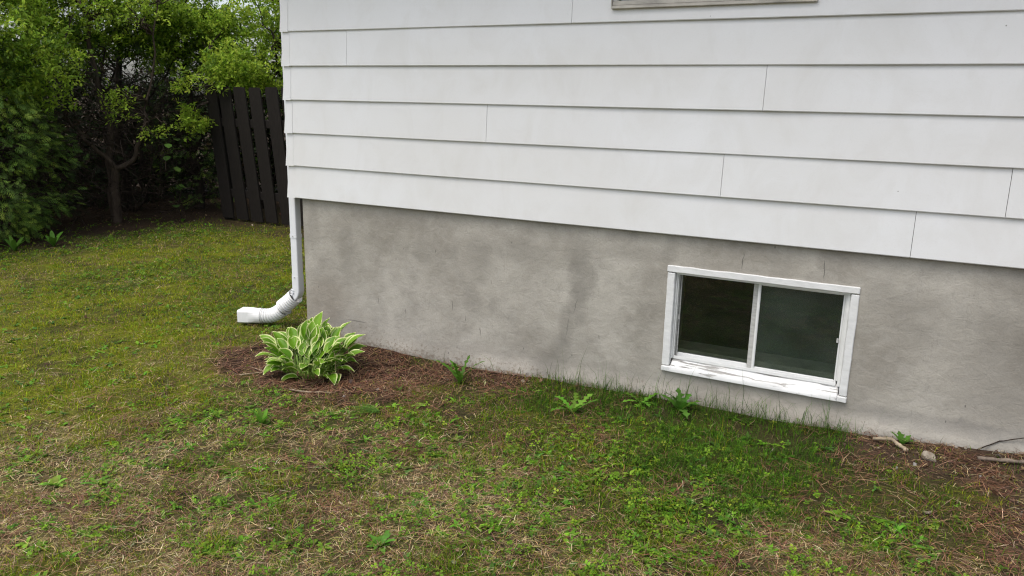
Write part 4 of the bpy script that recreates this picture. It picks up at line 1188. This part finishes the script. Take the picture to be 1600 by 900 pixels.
CED = [(.125, .215, .035), (.085, .155, .03), (.20, .29, .04), (.055, .095, .022)]
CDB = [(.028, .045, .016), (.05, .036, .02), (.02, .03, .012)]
cedar((-5.05, .80, 0), 2.3, .80, 'dense green cedar at the left frame edge', 6500, 1, CED, [3, 3, 2, 2], (-.1, .1), .4)
cedar((-5.0, -.55, 0), 2.5, .80, 'green cedar mostly outside the left frame edge', 2200, 2, CED, [3, 3, 2, 2], (0, 0), .5)
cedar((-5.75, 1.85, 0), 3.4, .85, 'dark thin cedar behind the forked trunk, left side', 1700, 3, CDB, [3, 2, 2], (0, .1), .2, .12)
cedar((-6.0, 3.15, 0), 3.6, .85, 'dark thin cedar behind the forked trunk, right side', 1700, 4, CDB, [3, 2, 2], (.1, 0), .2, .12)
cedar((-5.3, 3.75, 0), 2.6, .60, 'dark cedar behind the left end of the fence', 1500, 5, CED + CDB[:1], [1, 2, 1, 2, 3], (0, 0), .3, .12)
cedar((-2.6, 3.95, 0), 2.0, .60, 'cedar poking out between the fence and house corner', 1500, 6, CED, [2, 2, 3, 1], (0, 0), .4, .12)

deciduous('leafy_shrub', (-5.35, 1.15, 0), 'yellow green leafy shrub rising above the left cedar', [((-5.1, 1.15, 2.05), (.70, .95, .85), 3), ((-5.2, .3, 2.3), (.7, .8, .9), 2), ((-5.4, 1.3, 3.0), (.9, 1.1, .5), .6)], 2900, .050, YGC, [3, 3, 2, 2], .035, 'leafy shrubs of the hedge', 5, 15, .46, 110, 1)
deciduous('leafy_shrub', (-4.55, 4.25, 0), 'bright yellow green leafy shrub above the fence', [((-4.35, 4.35, 2.15), (1.0, .75, .75), 3), ((-3.5, 4.7, 2.2), (.8, .7, .8), 2), ((-4.25, 3.45, 1.80), (.42, .40, .30), .5), ((-4.40, 3.05, 1.50), (.22, .16, .42), .16), ((-4.95, 3.9, 2.5), (.5, .5, .5), .8), ((-4.3, 4.6, 3.0), (1.2, .9, .5), .8)], 3300, .052, YGC, [4, 3, 3, 1], .035, 'leafy shrubs of the hedge', 6, 15, .44, 120, 5)
deciduous('leafy_shrub', (-5.75, 3.0, 0), 'loose leafy shrub between the two brightest shrubs', [((-5.4, 2.8, 2.35), (.65, .95, .5), 3), ((-5.2, 3.6, 2.35), (.6, .7, .6), 2.4), ((-5.5, 2.8, 3.0), (1.0, 1.2, .5), .8)], 2200, .050, YGC[:2] + DKC[:1], [2, 3, 2], .03, 'leafy shrubs of the hedge', 5, 14, .46, 90, 9)

# forked tree with bare limbs and one leafy spray
FT = np.array([-5.05, 2.32, 0])
ft = empty('forked_tree', FT); tag(ft, 'dark forked trunk tree with bare lower limbs in the hedge', 'tree')
B = Bag()
fk = FT + (.02, .02, .66)
limb(B, FT + (-.02, 0, -.06), fk, .060, .046, 0, .10, 9, 6)
limb(B, FT + (-.10, .05, -.06), FT + (-.16, .10, 1.5), .055, .035, 0, .10, 8, 8)
l1 = limb(B, fk, FT + (-.16, -.16, .95), .030, .024, .03, .15, 7, 5); l1b = limb(B, l1[-1], FT + (-.38, -.30, 1.30), .024, .012, -.05, .25, 6, 6)
l2 = limb(B, fk, FT + (.22, .16, .80), .034, .028, -.12, .12, 7, 5); l2b = limb(B, l2[-1], FT + (.32, .30, 1.45), .026, .014, 0, .25, 6, 6)
l3 = limb(B, FT + (-.14, .10, 1.2), FT + (-.22, -.05, 2.9), .034, .014, 0, .16, 7, 9)
l4 = limb(B, l2b[-1], FT + (.15, .5, 3.0), .014, .008, 0, .3, 6, 6)
tips = np.concatenate([l1b, l2b, l3[3:], l4])
cen = np.concatenate([crown_pts(40, FT + (.32, -.1, 1.42), (.26, .16, .22), .2, 31, .3), crown_pts(190, FT + (.1, .1, 2.6), (.7, .8, .45), .3, 32, .42), crown_pts(14, FT + (.62, .1, 1.10), (.2, .2, .12), .2, 33, .3),
                      crown_pts(16, FT + (-.25, -.2, 1.75), (.25, .2, .18), .2, 34, .3)])
for c_ in cen[::2]:
    j = np.argmin(np.linalg.norm(tips - c_, axis=1)); limb(B, tips[j], c_, .008, .003, .03, .3, 4, 5)
obj('trunk', mesh_shift(B, FT, 'trunk', M['bark_bare']), ft)
obj('crown', leaf_cloud('crown', cen - FT, .042, YGC, [3, 3, 2, 1], M['leaf'], 13), ft)

# vine leaves on the shoot by the fence
vs_ = [o for o in col.objects if o.name.startswith('vine_shoot')][0]
B = Bag(); Pv = limb(B, (0, 0, 0), (-.06, -.05, 1.02), .006, .003, 0, .3, 5, 8)
obj('stem', B.mesh('stem', M['twig'], True), vs_)
for k in range(16):
    p_ = Pv[R.integers(2, 9)] + R.normal(0, .05, 3); V, F = leaf_strip(.10, .085, 5, .5, R.uniform(-.4, .5), 0, .1); a = R.uniform(3.6, 6.2)
    V = np.stack([V[:, 0] * math.cos(a) - V[:, 1] * math.sin(a), V[:, 0] * math.sin(a) + V[:, 1] * math.cos(a), V[:, 2]], -1) + p_
    obj('leaf', mesh_np('leaf', V, None, F, np.tile(jitter((.08, .15, .03), 1)[0], (len(V), 1)), M['weed'], True), vs_)

# dead brush filling the shaded inside of the hedge
B = Bag()
for k in range(900):
    b0 = np.array([R.uniform(-6.3, -4.75), R.uniform(.6, 4.0), R.uniform(0, 1.7)])
    if b0[0] > -5.0 and b0[1] < 1.4: continue
    d_ = R.normal(0, 1, 3); d_[2] = d_[2] * .7 + .15; d_ /= np.linalg.norm(d_)
    L = R.uniform(.3, .9); e1 = b0 + d_ * L; e1[2] = max(e1[2], .02)
    limb(B, b0, e1, R.uniform(.003, .008), .002, R.normal(0, .06), .35, 3, 6)
o = obj('dead_brush', B.mesh('dead_brush', M['twig'])); tag(o, 'tangle of dead brown twigs inside the hedge', 'brush', kind='stuff')

# far side of the hedge line
cen = []
for (x, y, h_) in ((-7.3, .2, 2.3), (-7.2, 1.3, 2.6), (-7.3, 2.4, 2.6), (-7.2, 3.5, 2.6), (-6.9, 4.6, 2.1), (-6.2, 5.6, 2.2), (-5.2, 6.2, 2.3), (-4.0, 6.5, 2.3), (-2.8, 6.7, 2.4), (-7.4, -1.0, 2.4), (-1.6, 6.6, 2.4)):
    cen.append(crown_pts(620, (x, y, h_ * .5), (.75, .75, h_ * .5), .3, int(40 + x * 3 + y), .28))
    cen.append(np.stack([x + R.normal(0, .45, 260), y + R.normal(0, .5, 260), R.uniform(.03, .75, 260)], -1))
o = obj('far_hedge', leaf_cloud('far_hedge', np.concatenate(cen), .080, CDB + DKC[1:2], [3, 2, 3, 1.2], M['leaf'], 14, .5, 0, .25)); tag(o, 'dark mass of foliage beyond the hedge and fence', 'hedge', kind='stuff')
